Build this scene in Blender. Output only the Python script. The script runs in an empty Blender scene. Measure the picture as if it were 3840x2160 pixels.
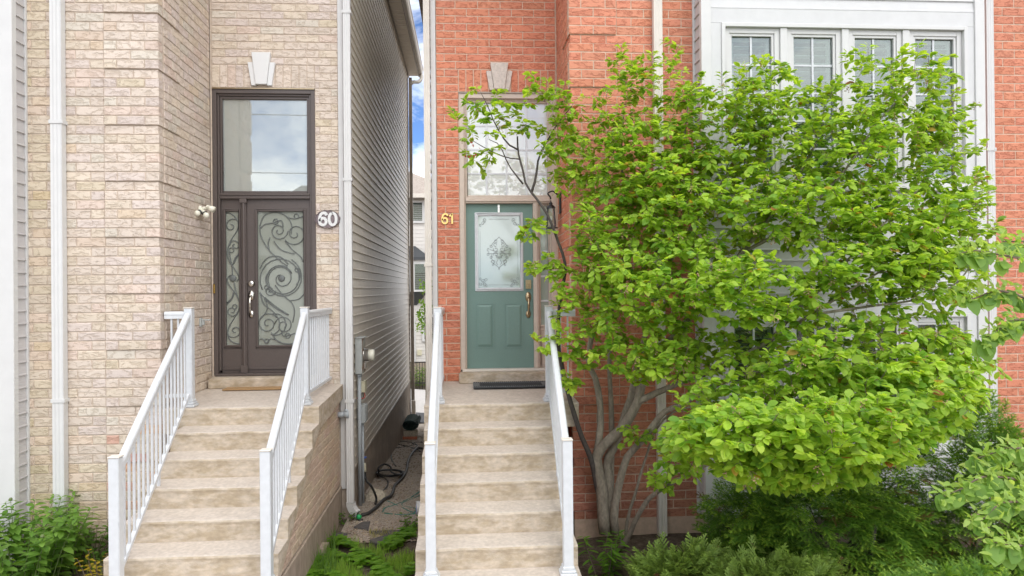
import bpy, bmesh, math, random
from math import sin, cos, pi, radians, sqrt, atan2
from mathutils import Vector as V, Matrix, noise as mnoise

random.seed(7)
sc = bpy.context.scene
C = sc.collection

# ------------------------------------------------------------------ camera
CZ = 2.80                      # camera height above the front garden
FPX = 2560.0                   # focal length in photograph pixels (24 mm lens)
ROT = ((0.99783164, -0.06519030, -0.00906829),
       (-0.00886997, 0.00333088, -0.99995511),
       (0.06521758, 0.99786729, 0.00274542))
cam_d = bpy.data.cameras.new('camera'); cam = bpy.data.objects.new('camera', cam_d); C.objects.link(cam)
cam_d.sensor_width = 36.0; cam_d.lens = 24.0; cam_d.clip_start = 0.05; cam_d.clip_end = 2000
r0, r1, r2 = [V(r) for r in ROT]
cam.matrix_world = Matrix(((r0.x, -r1.x, -r2.x, 0), (r0.y, -r1.y, -r2.y, 0), (r0.z, -r1.z, -r2.z, CZ), (0, 0, 0, 1)))
sc.camera = cam

def W(x, y, Y):
    """world point on the vertical plane at depth Y that shows at photograph pixel x, y"""
    a, b = (x - 1920) / FPX, (y - 1080) / FPX
    d = r0 * a + r1 * b + r2
    s = Y / d.y
    return V((d.x * s, Y, d.z * s + CZ))
def px(p):
    q = V((p[0], p[1], p[2] - CZ)); z = r2.dot(q)
    if z < .05: return (-9999, -9999)
    return (1920 + FPX * r0.dot(q) / z, 1080 + FPX * r1.dot(q) / z)

# ------------------------------------------------------------------ world, sun, exposure
SUN_AZ, SUN_EL = radians(160), radians(46)       # compass style: 180 = straight behind the camera
wd = bpy.data.worlds.new('World'); sc.world = wd; wd.use_nodes = True
nt = wd.node_tree; nt.nodes.clear()
out = nt.nodes.new('ShaderNodeOutputWorld'); bg = nt.nodes.new('ShaderNodeBackground')
sky = nt.nodes.new('ShaderNodeTexSky'); sky.sky_type = 'NISHITA'; sky.sun_disc = False
sky.sun_elevation = SUN_EL; sky.sun_rotation = SUN_AZ; sky.air_density = .55; sky.dust_density = 0; sky.ozone_density = 7
tc = nt.nodes.new('ShaderNodeTexCoord')
nz = nt.nodes.new('ShaderNodeTexNoise'); nz.inputs['Scale'].default_value = 2.6; nz.inputs['Detail'].default_value = 7
nz.inputs['Roughness'].default_value = .62; nz.inputs['Distortion'].default_value = .35
mp = nt.nodes.new('ShaderNodeMapping'); mp.inputs['Location'].default_value = (8.72, 4.36, 1.98); mp.inputs['Scale'].default_value = (1, 1, 1.9)
rp = nt.nodes.new('ShaderNodeValToRGB'); rp.color_ramp.elements[0].position = .355; rp.color_ramp.elements[1].position = .53
mx = nt.nodes.new('ShaderNodeMixRGB'); mx.inputs[2].default_value = (12.5, 12.6, 12.8, 1)
nt.links.new(tc.outputs['Generated'], mp.inputs[0]); nt.links.new(mp.outputs[0], nz.inputs['Vector'])
nt.links.new(nz.outputs['Fac'], rp.inputs[0]); nt.links.new(rp.outputs[0], mx.inputs[0])
nt.links.new(sky.outputs[0], mx.inputs[1]); nt.links.new(mx.outputs[0], bg.inputs[0])
bg.inputs[1].default_value = .10
nt.links.new(bg.outputs[0], out.inputs[0])
sd = bpy.data.lights.new('sun', 'SUN'); sun = bpy.data.objects.new('sun', sd); C.objects.link(sun)
sd.energy = .55; sd.angle = radians(45); sd.color = (1, .95, .88)
sdir = V((sin(SUN_AZ) * cos(SUN_EL), cos(SUN_AZ) * cos(SUN_EL), sin(SUN_EL)))
sun.rotation_euler = sdir.to_track_quat('Z', 'Y').to_euler(); sun.location = (0, -5, 30)
sc.view_settings.view_transform = 'Standard'; sc.view_settings.look = 'None'
sc.view_settings.gamma = 1; sc.view_settings.use_curve_mapping = False
sc.view_settings.exposure = 1.07
sc.render.engine = 'CYCLES'
sc.cycles.use_denoising = True
sc.cycles.max_bounces = 9; sc.cycles.diffuse_bounces = 7; sc.cycles.glossy_bounces = 4
sc.cycles.transmission_bounces = 6; sc.cycles.transparent_max_bounces = 8
sc.cycles.caustics_reflective = False; sc.cycles.caustics_refractive = False

# ------------------------------------------------------------------ materials
MATS = {}
def mat(name, col, rough=.7, metal=0., var=0., vscale=8., bump=0., bscale=60., col2=None, lo=.35, hi=.65, coat=0., attr=False, spec=.5, detail=4., bdist=.01, stretch=None):
    m = bpy.data.materials.new(name); m.use_nodes = True; t = m.node_tree; n = t.nodes; b = n['Principled BSDF']
    b.inputs['Roughness'].default_value = rough; b.inputs['Metallic'].default_value = metal
    b.inputs['Specular IOR Level'].default_value = spec
    if coat: b.inputs['Coat Weight'].default_value = coat
    geo = n.new('ShaderNodeNewGeometry'); src = geo.outputs['Position']
    if stretch:
        ms = n.new('ShaderNodeMapping'); ms.inputs['Scale'].default_value = stretch; t.links.new(src, ms.inputs[0]); src = ms.outputs[0]
    c4 = (*col, 1); last = None
    if col2 is not None:
        no = n.new('ShaderNodeTexNoise'); no.inputs['Scale'].default_value = vscale; no.inputs['Detail'].default_value = detail; no.inputs['Roughness'].default_value = .6
        t.links.new(src, no.inputs['Vector'])
        ra = n.new('ShaderNodeValToRGB'); ra.color_ramp.elements[0].position = lo; ra.color_ramp.elements[1].position = hi
        ra.color_ramp.elements[0].color = c4; ra.color_ramp.elements[1].color = (*col2, 1)
        t.links.new(no.outputs['Fac'], ra.inputs[0]); last = ra.outputs[0]
    if var:
        no = n.new('ShaderNodeTexNoise'); no.inputs['Scale'].default_value = vscale * 3.1; no.inputs['Detail'].default_value = 5
        t.links.new(src, no.inputs['Vector'])
        mr = n.new('ShaderNodeMapRange'); mr.inputs[1].default_value = .3; mr.inputs[2].default_value = .7
        mr.inputs[3].default_value = 1 - var; mr.inputs[4].default_value = 1 + var
        t.links.new(no.outputs['Fac'], mr.inputs[0])
        mu = n.new('ShaderNodeMixRGB'); mu.blend_type = 'MULTIPLY'; mu.inputs[0].default_value = 1
        if last: t.links.new(last, mu.inputs[1])
        else: mu.inputs[1].default_value = c4
        t.links.new(mr.outputs[0], mu.inputs[2]); last = mu.outputs[0]
    if attr:
        at = n.new('ShaderNodeAttribute'); at.attribute_name = 'tone'
        mu = n.new('ShaderNodeMixRGB'); mu.blend_type = 'MULTIPLY'; mu.inputs[0].default_value = 1
        if last: t.links.new(last, mu.inputs[1])
        else: mu.inputs[1].default_value = c4
        t.links.new(at.outputs['Color'], mu.inputs[2]); last = mu.outputs[0]
    if last: t.links.new(last, b.inputs['Base Color'])
    else: b.inputs['Base Color'].default_value = c4
    if bump:
        nb = n.new('ShaderNodeTexNoise'); nb.inputs['Scale'].default_value = bscale; nb.inputs['Detail'].default_value = 6; nb.inputs['Roughness'].default_value = .65
        t.links.new(src, nb.inputs['Vector'])
        bp = n.new('ShaderNodeBump'); bp.inputs['Strength'].default_value = bump; bp.inputs['Distance'].default_value = bdist
        t.links.new(nb.outputs['Fac'], bp.inputs['Height']); t.links.new(bp.outputs[0], b.inputs['Normal'])
    MATS[name] = m
    return m

def brick_mat(name, smooth, rough_c, crease):
    """rock-faced brick: smooth pale islands with ragged, creased patches between"""
    m = bpy.data.materials.new(name); m.use_nodes = True; t = m.node_tree; n = t.nodes; b = n['Principled BSDF']
    b.inputs['Roughness'].default_value = .85; b.inputs['Specular IOR Level'].default_value = .25
    geo = n.new('ShaderNodeNewGeometry')
    ms = n.new('ShaderNodeMapping'); ms.inputs['Scale'].default_value = (.8, .8, 1.7); t.links.new(geo.outputs['Position'], ms.inputs[0])
    no = n.new('ShaderNodeTexNoise'); no.inputs['Scale'].default_value = 17; no.inputs['Detail'].default_value = 6; no.inputs['Roughness'].default_value = .6; no.inputs['Distortion'].default_value = .8
    t.links.new(ms.outputs[0], no.inputs['Vector'])
    ra = n.new('ShaderNodeValToRGB'); e = ra.color_ramp.elements
    e[0].position = .40; e[0].color = (*rough_c, 1); e[1].position = .50; e[1].color = (*smooth, 1)
    k = e.new(.445); k.color = (*crease, 1)
    t.links.new(no.outputs['Fac'], ra.inputs[0])
    fi = n.new('ShaderNodeTexNoise'); fi.inputs['Scale'].default_value = 160; fi.inputs['Detail'].default_value = 3
    t.links.new(geo.outputs['Position'], fi.inputs['Vector'])
    big = n.new('ShaderNodeTexNoise'); big.inputs['Scale'].default_value = 1.1; big.inputs['Detail'].default_value = 4
    t.links.new(geo.outputs['Position'], big.inputs['Vector'])
    mr = n.new('ShaderNodeMapRange'); mr.inputs[1].default_value = .3; mr.inputs[2].default_value = .7; mr.inputs[3].default_value = .94; mr.inputs[4].default_value = 1.06
    t.links.new(big.outputs['Fac'], mr.inputs[0])
    mr2 = n.new('ShaderNodeMapRange'); mr2.inputs[1].default_value = .3; mr2.inputs[2].default_value = .7; mr2.inputs[3].default_value = .9; mr2.inputs[4].default_value = 1.08
    t.links.new(fi.outputs['Fac'], mr2.inputs[0])
    ml = n.new('ShaderNodeMath'); ml.operation = 'MULTIPLY'; t.links.new(mr.outputs[0], ml.inputs[0]); t.links.new(mr2.outputs[0], ml.inputs[1])
    at = n.new('ShaderNodeAttribute'); at.attribute_name = 'tone'
    m1 = n.new('ShaderNodeMixRGB'); m1.blend_type = 'MULTIPLY'; m1.inputs[0].default_value = 1
    t.links.new(ra.outputs[0], m1.inputs[1]); t.links.new(at.outputs['Color'], m1.inputs[2])
    m2 = n.new('ShaderNodeMixRGB'); m2.blend_type = 'MULTIPLY'; m2.inputs[0].default_value = 1
    t.links.new(m1.outputs[0], m2.inputs[1]); t.links.new(ml.outputs[0], m2.inputs[2])
    t.links.new(m2.outputs[0], b.inputs['Base Color'])
    st = n.new('ShaderNodeMapRange'); st.inputs[1].default_value = .40; st.inputs[2].default_value = .50
    t.links.new(no.outputs['Fac'], st.inputs[0])
    ad = n.new('ShaderNodeMath'); ad.operation = 'MULTIPLY_ADD'; ad.inputs[1].default_value = .25; t.links.new(fi.outputs['Fac'], ad.inputs[0]); t.links.new(st.outputs[0], ad.inputs[2])
    bp = n.new('ShaderNodeBump'); bp.inputs['Strength'].default_value = .8; bp.inputs['Distance'].default_value = .005
    t.links.new(ad.outputs[0], bp.inputs['Height']); t.links.new(bp.outputs[0], b.inputs['Normal'])
    MATS[name] = m
    return m

def leaf_mat(name, trans=.35, rough=.5):
    m = bpy.data.materials.new(name); m.use_nodes = True; t = m.node_tree; n = t.nodes; b = n['Principled BSDF']
    at = n.new('ShaderNodeAttribute'); at.attribute_name = 'tone'
    b.inputs['Roughness'].default_value = rough; b.inputs['Specular IOR Level'].default_value = .35
    t.links.new(at.outputs['Color'], b.inputs['Base Color'])
    tr = n.new('ShaderNodeBsdfTranslucent')
    mu = n.new('ShaderNodeMixRGB'); mu.blend_type = 'MULTIPLY'; mu.inputs[0].default_value = 1; mu.inputs[2].default_value = (1.25, 1.15, .5, 1)
    t.links.new(at.outputs['Color'], mu.inputs[1]); t.links.new(mu.outputs[0], tr.inputs[0])
    ms = n.new('ShaderNodeMixShader'); ms.inputs[0].default_value = trans
    t.links.new(b.outputs[0], ms.inputs[1]); t.links.new(tr.outputs[0], ms.inputs[2])
    t.links.new(ms.outputs[0], n['Material Output'].inputs['Surface'])
    MATS[name] = m
    return m

def glass_mat(name, tint, refl, alpha, rough=0.):
    """window pane: part mirror, part see-through tinted film"""
    m = bpy.data.materials.new(name); m.use_nodes = True; t = m.node_tree; n = t.nodes; n.remove(n['Principled BSDF'])
    gl = n.new('ShaderNodeBsdfGlossy'); gl.inputs['Roughness'].default_value = rough; gl.inputs[0].default_value = (.95, 1, .98, 1)
    tr = n.new('ShaderNodeBsdfTransparent'); tr.inputs[0].default_value = (*tint, 1)
    df = n.new('ShaderNodeBsdfDiffuse'); df.inputs[0].default_value = (*tint, 1)
    a = n.new('ShaderNodeMixShader'); a.inputs[0].default_value = alpha; t.links.new(tr.outputs[0], a.inputs[1]); t.links.new(df.outputs[0], a.inputs[2])
    c = n.new('ShaderNodeMixShader'); c.inputs[0].default_value = refl; t.links.new(a.outputs[0], c.inputs[1]); t.links.new(gl.outputs[0], c.inputs[2])
    t.links.new(c.outputs[0], n['Material Output'].inputs['Surface'])
    MATS[name] = m
    return m

brick_mat('beige_brick', (.655, .56, .475), (.62, .52, .43), (.555, .455, .365))
brick_mat('red_brick', (.625, .24, .145), (.59, .215, .13), (.49, .165, .095))
mat('beige_mortar', (.56, .465, .375), .95, var=.12, vscale=6, bump=.4, bscale=200, bdist=.003)
mat('red_mortar', (.57, .42, .315), .95, var=.12, vscale=6, bump=.4, bscale=200, bdist=.003)
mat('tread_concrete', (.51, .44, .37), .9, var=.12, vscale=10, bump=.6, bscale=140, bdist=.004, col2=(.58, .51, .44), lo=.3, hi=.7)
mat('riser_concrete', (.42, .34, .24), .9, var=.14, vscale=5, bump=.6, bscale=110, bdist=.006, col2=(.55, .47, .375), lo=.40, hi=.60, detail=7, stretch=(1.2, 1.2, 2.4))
mat('foundation_concrete', (.33, .27, .21), .95, var=.15, vscale=4, bump=.6, bscale=90, bdist=.006, col2=(.42, .34, .27), stretch=(2, 2, .8))
mat('white_rail', (.60, .615, .63), .35, spec=.5, var=.05, vscale=6, bump=.05, bscale=90)
mat('white_vinyl', (.62, .615, .60), .5, var=.03, vscale=2)
mat('cream_trim', (.66, .61, .54), .55, var=.05, vscale=2)
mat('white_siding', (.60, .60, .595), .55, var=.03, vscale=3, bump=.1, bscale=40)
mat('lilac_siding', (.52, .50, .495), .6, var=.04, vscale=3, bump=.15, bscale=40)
mat('taupe_siding', (.70, .625, .525), .42, var=.06, vscale=2.5, bump=.15, bscale=30)
mat('cream_siding', (.66, .63, .59), .6, var=.03, vscale=3)
mat('taupe_trim', (.36, .31, .26), .5, var=.04, vscale=2.5)
mat('dark_frame', (.098, .078, .070), .42, var=.06, vscale=20, bump=.12, bscale=220, bdist=.002)
mat('green_door', (.155, .25, .215), .45, var=.04, vscale=20, bump=.2, bscale=260, bdist=.0015)
mat('taupe_frame', (.55, .46, .38), .55, var=.05, vscale=6)
mat('brass', (.72, .50, .18), .22, metal=1)
mat('antique_brass', (.50, .39, .24), .33, metal=1, var=.1, vscale=20)
mat('nickel', (.68, .65, .60), .22, metal=1)
mat('chrome', (.86, .85, .86), .08, metal=1)
mat('pewter', (.20, .16, .16), .45, metal=.7, var=.3, vscale=20)
mat('iron', (.13, .14, .135), .55, var=.1, vscale=20)
mat('black_metal', (.018, .018, .02), .4)
mat('grey_plastic', (.37, .40, .42), .5, var=.05, vscale=9)
mat('grey_paint', (.40, .42, .41), .5, var=.06, vscale=7)
mat('rusty_paint', (.40, .40, .37), .6, col2=(.30, .14, .06), vscale=9, lo=.45, hi=.62, var=.1)
mat('cream_plastic', (.62, .58, .42), .45)
mat('bulb_white', (.78, .76, .64), .25)
mat('blue_plastic', (.03, .10, .45), .4)
mat('green_plastic', (.02, .35, .10), .35)
mat('red_plastic', (.5, .04, .03), .4)
mat('black_rubber', (.022, .023, .022), .5, var=.2, vscale=30)
mat('dark_hose', (.045, .043, .04), .5, var=.25, vscale=20)
mat('green_hose', (.02, .15, .11), .4, var=.1, vscale=20)
mat('green_mat', (.018, .045, .035), .9, var=.3, vscale=60, bump=.5, bscale=150)
mat('coir', (.40, .25, .12), .98, var=.25, vscale=60, bump=.8, bscale=300)
mat('rubber_mat', (.03, .032, .036), .8, var=.3, vscale=60, bump=.6, bscale=160)
mat('rubber_border', (.14, .15, .155), .75, var=.25, vscale=50, bump=.5, bscale=120)
mat('slate', (.10, .092, .088), .85, var=.25, vscale=9, bump=.4, bscale=60)
mat('limestone', (.50, .44, .34), .95, var=.25, vscale=12, bump=.8, bscale=50, bdist=.02)
mat('gravel', (.31, .255, .20), .97, col2=(.53, .455, .38), vscale=55, lo=.38, hi=.62, var=.25, bump=1., bscale=95, bdist=.02)
mat('soil', (.085, .06, .043), .97, col2=(.19, .145, .105), vscale=14, lo=.35, hi=.68, var=.3, bump=1., bscale=60, bdist=.03)
mat('asphalt', (.055, .055, .058), .9, var=.15, vscale=6, bump=.4, bscale=150)
mat('pavement', (.50, .47, .44), .9, var=.1, vscale=4, bump=.3, bscale=120)
mat('shingle', (.28, .235, .20), .95, col2=(.40, .345, .30), vscale=9, var=.2, stretch=(1, 1, 5))
mat('dark_roof', (.055, .06, .065), .55)
mat('keystone_white', (.68, .68, .67), .6)
mat('keystone_stone', (.58, .51, .45), .9, var=.12, vscale=9, bump=.8, bscale=40, bdist=.012)
mat('curtain', (.70, .72, .69), .9, var=.05, vscale=5)
mat('room_wall', (.66, .62, .56), .9)
mat('dark_room', (.05, .047, .045), .9)
mat('shutter', (.70, .70, .69), .5)
mat('bark', (.22, .185, .14), .9, var=.22, vscale=10, bump=.7, bscale=55, bdist=.01, col2=(.31, .265, .205), stretch=(1.6, 1.6, .7))
mat('dark_bark', (.075, .062, .055), .9, var=.2, vscale=14, bump=.6, bscale=60)
mat('twig', (.17, .125, .095), .85, var=.2, vscale=20)
mat('bud', (.42, .20, .14), .7)
mat('berry', (.42, .27, .16), .7, var=.3, vscale=40)
glass_mat('transom_glass', (.56, .59, .55), .22, .60)  # pale diffuse tint stands in for a paler sky reflection
glass_mat('grid_glass', (.78, .80, .78), .12, .80)
glass_mat('window_glass', (.62, .68, .66), .13, .03)
glass_mat('frosted_glass', (.31, .33, .28), .14, .92, .03)
glass_mat('frosted_pane', (.36, .42, .38), .20, .93, .12)
glass_mat('clear_glass', (.9, .93, .92), .15, .03)
m_ = bpy.data.materials.new('lamp_glow'); m_.use_nodes = True; e_ = m_.node_tree.nodes['Principled BSDF']
e_.inputs['Base Color'].default_value = (.9, .8, .6, 1); e_.inputs['Emission Color'].default_value = (1, .72, .38, 1); e_.inputs['Emission Strength'].default_value = 2.2
MATS['lamp_glow'] = m_
leaf_mat('leaf', .55, .45); leaf_mat('needle', .3, .5); leaf_mat('grass_blade', .35, .5)

# ------------------------------------------------------------------ mesh helpers
class MB:
    def __init__(s): s.v = []; s.f = []; s.t = []; s.mi = []; s.tone = (1, 1, 1); s.m = 0
    def add(s, vs, fs):
        o = len(s.v); s.v += [tuple(p) for p in vs]; s.t += [s.tone] * len(vs)
        s.f += [tuple(i + o for i in f) for f in fs]; s.mi += [s.m] * len(fs)
    def box(s, a, b):
        x0, y0, z0 = [min(p, q) for p, q in zip(a, b)]; x1, y1, z1 = [max(p, q) for p, q in zip(a, b)]
        s.add([(x0, y0, z0), (x1, y0, z0), (x1, y1, z0), (x0, y1, z0), (x0, y0, z1), (x1, y0, z1), (x1, y1, z1), (x0, y1, z1)],
              [(0, 3, 2, 1), (4, 5, 6, 7), (0, 1, 5, 4), (1, 2, 6, 5), (2, 3, 7, 6), (3, 0, 4, 7)])
    def prism(s, poly, axis, lo, hi, smooth=False):
        """poly: list of 2-D points in the two other axes (in axis order), extruded along axis"""
        n = len(poly)
        def P(p, h):
            q = list(p); q.insert(axis, h); return tuple(q)
        vs = [P(p, lo) for p in poly] + [P(p, hi) for p in poly]
        ar = sum(poly[i][0] * poly[(i + 1) % n][1] - poly[(i + 1) % n][0] * poly[i][1] for i in range(n))
        flip = (ar > 0) == (axis != 1)
        fs = [tuple(range(n)), tuple(range(2 * n - 1, n - 1, -1))] + [(i, i + n, (i + 1) % n + n, (i + 1) % n) for i in range(n)]
        if not flip: fs = [tuple(reversed(f)) for f in fs]
        s.add(vs, fs)
    def tube(s, pts, rad, seg=8, cap=True):
        pts = [V(p) for p in pts]; n = len(pts)
        if not isinstance(rad, (list, tuple)): rad = [rad] * n
        vs = []; u = None
        for i, p in enumerate(pts):
            d = (pts[min(i + 1, n - 1)] - pts[max(i - 1, 0)])
            d = d.normalized() if d.length > 1e-9 else V((0, 0, 1))
            if u is None:
                u = d.orthogonal().normalized()
            else:
                u = (u - d * u.dot(d)); u = u.normalized() if u.length > 1e-6 else d.orthogonal().normalized()
            w = d.cross(u)
            for k in range(seg):
                a = 2 * pi * k / seg; vs.append(p + (u * cos(a) + w * sin(a)) * rad[i])
        fs = []
        for i in range(n - 1):
            for k in range(seg):
                k2 = (k + 1) % seg
                fs.append((i * seg + k, i * seg + k2, (i + 1) * seg + k2, (i + 1) * seg + k))
        if cap:
            fs.append(tuple(range(seg - 1, -1, -1))); fs.append(tuple(range((n - 1) * seg, n * seg)))
        s.add(vs, fs)
    def bar(s, p, q, w, h, up=(0, 0, 1)):
        """straight bar of rectangular section"""
        p, q = V(p), V(q); d = (q - p).normalized(); up = V(up)
        sd = d.cross(up).normalized() * (w / 2); uu = sd.cross(d).normalized() * (h / 2)
        vs = [a + i * sd + j * uu for a in (p, q) for i, j in ((-1, -1), (1, -1), (1, 1), (-1, 1))]
        s.add(vs, [(0, 1, 2, 3), (7, 6, 5, 4), (0, 4, 5, 1), (1, 5, 6, 2), (2, 6, 7, 3), (3, 7, 4, 0)])
    def lathe(s, prof, c, axis=(0, 0, 1), seg=16):
        """prof: list of (distance along axis, radius)"""
        ax = V(axis).normalized(); u = ax.orthogonal().normalized(); w = ax.cross(u); c = V(c)
        vs = [c + ax * h + (u * cos(2 * pi * k / seg) + w * sin(2 * pi * k / seg)) * r for h, r in prof for k in range(seg)]
        fs = [(i * seg + k, i * seg + (k + 1) % seg, (i + 1) * seg + (k + 1) % seg, (i + 1) * seg + k) for i in range(len(prof) - 1) for k in range(seg)]
        fs += [tuple(range(seg - 1, -1, -1)), tuple(range((len(prof) - 1) * seg, len(prof) * seg))]
        s.add(vs, fs)
    def ball(s, c, r, seg=10, rings=7, sc_=(1, 1, 1)):
        c = V(c); vs = [c + V((0, 0, r * sc_[2]))]
        for i in range(1, rings):
            a = pi * i / rings
            for k in range(seg):
                b = 2 * pi * k / seg
                vs.append(c + V((r * sin(a) * cos(b) * sc_[0], r * sin(a) * sin(b) * sc_[1], r * cos(a) * sc_[2])))
        vs.append(c - V((0, 0, r * sc_[2]))); L = len(vs) - 1; fs = []
        for k in range(seg): fs.append((0, 1 + k, 1 + (k + 1) % seg))
        for i in range(rings - 2):
            for k in range(seg):
                a = 1 + i * seg; fs.append((a + k, a + seg + k, a + seg + (k + 1) % seg, a + (k + 1) % seg))
        a = 1 + (rings - 2) * seg
        for k in range(seg): fs.append((L, a + (k + 1) % seg, a + k))
        s.add(vs, fs)
    def mesh(s, name, mats, smooth=False):
        me = bpy.data.meshes.new(name); me.from_pydata(s.v, [], s.f)
        for m in (mats if isinstance(mats, (list, tuple)) else [mats]): me.materials.append(MATS[m] if isinstance(m, str) else m)
        if any(s.mi): me.polygons.foreach_set('material_index', s.mi)
        if smooth: me.polygons.foreach_set('use_smooth', [True] * len(s.f))
        ca = me.color_attributes.new('tone', 'FLOAT_COLOR', 'POINT')
        ca.data.foreach_set('color', [c for t in s.t for c in (*t, 1.)])
        me.update()
        return me

def link(o, parent):
    C.objects.link(o)
    if parent is not None:
        o.parent = parent
        r = parent
        while r.parent is not None: r = r.parent
        if parent is r and r.type == 'EMPTY': o.matrix_parent_inverse = Matrix.Translation(-V(r.location))
    return o
def obj(name, mb, mats, parent=None, smooth=False, bevel=0., kind=None, segs=1):
    me = mb.mesh(name, mats, smooth); o = bpy.data.objects.new(name, me); link(o, parent)
    if bevel:
        bm = bmesh.new(); bm.from_mesh(me); bmesh.ops.remove_doubles(bm, verts=bm.verts, dist=1e-5)
        bmesh.ops.bevel(bm, geom=[e for e in bm.edges if len(e.link_faces) == 2 and e.calc_face_angle(0) > .5], offset=bevel, segments=segs, affect='EDGES', clamp_overlap=True)
        bm.to_mesh(me); bm.free(); me.update()
    if kind: o['kind'] = kind
    return o
def tag(o, label, cat, group=None):
    o['label'] = label; o['category'] = cat
    if group: o['group'] = group
    return o
def thing(name, label, cat, loc, group=None):
    o = bpy.data.objects.new(name, None); o.empty_display_size = .2; o.location = loc; C.objects.link(o)
    return tag(o, label, cat, group)
def bx(name, a, b, m, parent, bevel=0., kind=None):
    q = MB(); q.box(a, b); return obj(name, q, m, parent, bevel=bevel, kind=kind)
def jit(a): return random.uniform(-a, a)
# ================================================================== the setting: ground
def sstep(a, b, x):
    t = max(0, min(1, (x - a) / (b - a))); return t * t * (3 - 2 * t)
def gz(x, y):
    """height of the garden: level in front, falling away between the houses to the rear"""
    z = .05 + .17 * (1 - sstep(-3.0, -2.3, x)) + .08 * sstep(.6, 1.6, x)
    if y > 9: z -= .078 * (min(y, 22) - 9) + .03 * max(0, min(y, 34) - 22)
    z -= .20 * (1 - sstep(-1.5, 2.0, y))
    return z
def sheet(name, xs, ys, m, dz=0., rough=0., kind='structure'):
    q = MB(); nx = len(xs)
    for y in ys:
        for x in xs:
            r = rough * mnoise.noise(V((x * 4, y * 4, 1.3))) if rough else 0
            q.v.append((x, y, gz(x, y) + dz + r)); q.t.append((1, 1, 1))
    for j in range(len(ys) - 1):
        for i in range(nx - 1):
            q.f.append((j * nx + i, j * nx + i + 1, (j + 1) * nx + i + 1, (j + 1) * nx + i)); q.mi.append(0)
    return obj(name, q, m, kind=kind, smooth=True)
def lin(a, b, n): return [a + (b - a) * i / n for i in range(n + 1)]
sheet('ground', [-900, -200, -60, -20, -9] + lin(-6, 8, 70) + [10, 20, 60, 200, 900], [-900, -200, -60, -20, -8] + lin(-4, 24, 112) + [30, 40, 80, 200, 900], 'soil', 0, .012)
sheet('gravel_path', lin(-1.46, -.30, 8), lin(7.55, 17.6, 70), 'gravel', .022, .02)
sheet('rear_pavement', [-6, -3, -1, 1, 3, 6], lin(17.7, 26.5, 30), 'pavement', .02)
sheet('rear_road', [-6, -3, -1, 1, 3, 6], lin(17.62, 20.0, 8), 'asphalt', .03)
sheet('bounce_driveway', lin(-7, 9, 32), lin(-4.2, 3.8, 20), 'pavement', .03)  # unseen pale paving, added to bounce light up onto the lower faces
sheet('pavement', [-60, -20, -5, 0, 5, 20, 60], [-5.5, -4.75, -4.3], 'pavement', .03)
sheet('road', [-60, -20, -5, 0, 5, 20, 60], [-13.5, -9.7, -5.7], 'asphalt', .01)

# ================================================================== bricks
BMESH = {}
def brick_mesh(m, l, h, var, tone, depth=.09):
    key = (m, round(l, 3), round(h, 3), var, tuple(round(t, 2) for t in tone))
    if key in BMESH: return BMESH[key]
    rnd = random.Random(repr(key[:4]))
    j = lambda a: rnd.uniform(-a, a)
    nx = 3 if l > .15 else 2
    ring = [(-l / 2 + l * i / nx, -h / 2) for i in range(nx)] + [(l / 2, -h / 2), (l / 2, 0)] + [(l / 2 - l * i / nx, h / 2) for i in range(nx)] + [(-l / 2, h / 2), (-l / 2, 0)]
    back = [(x, depth, z) for x, z in ring]
    mid = [(x + j(.0016), .004 + j(.001), z + j(.0016)) for x, z in ring]
    fr = [(x * (1 - .009 / l) + j(.002), j(.0012), z * (1 - .010 / h) + j(.0015)) for x, z in ring]
    q = MB(); q.tone = tone; n = len(ring)
    q.add(back + mid + fr, [(i, (i + 1) % n, n + (i + 1) % n, n + i) for i in range(n)] + [(n + i, n + (i + 1) % n, 2 * n + (i + 1) % n, 2 * n + i) for i in range(n)] + [tuple(range(2 * n, 3 * n))])
    BMESH[key] = q
    return q

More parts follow.
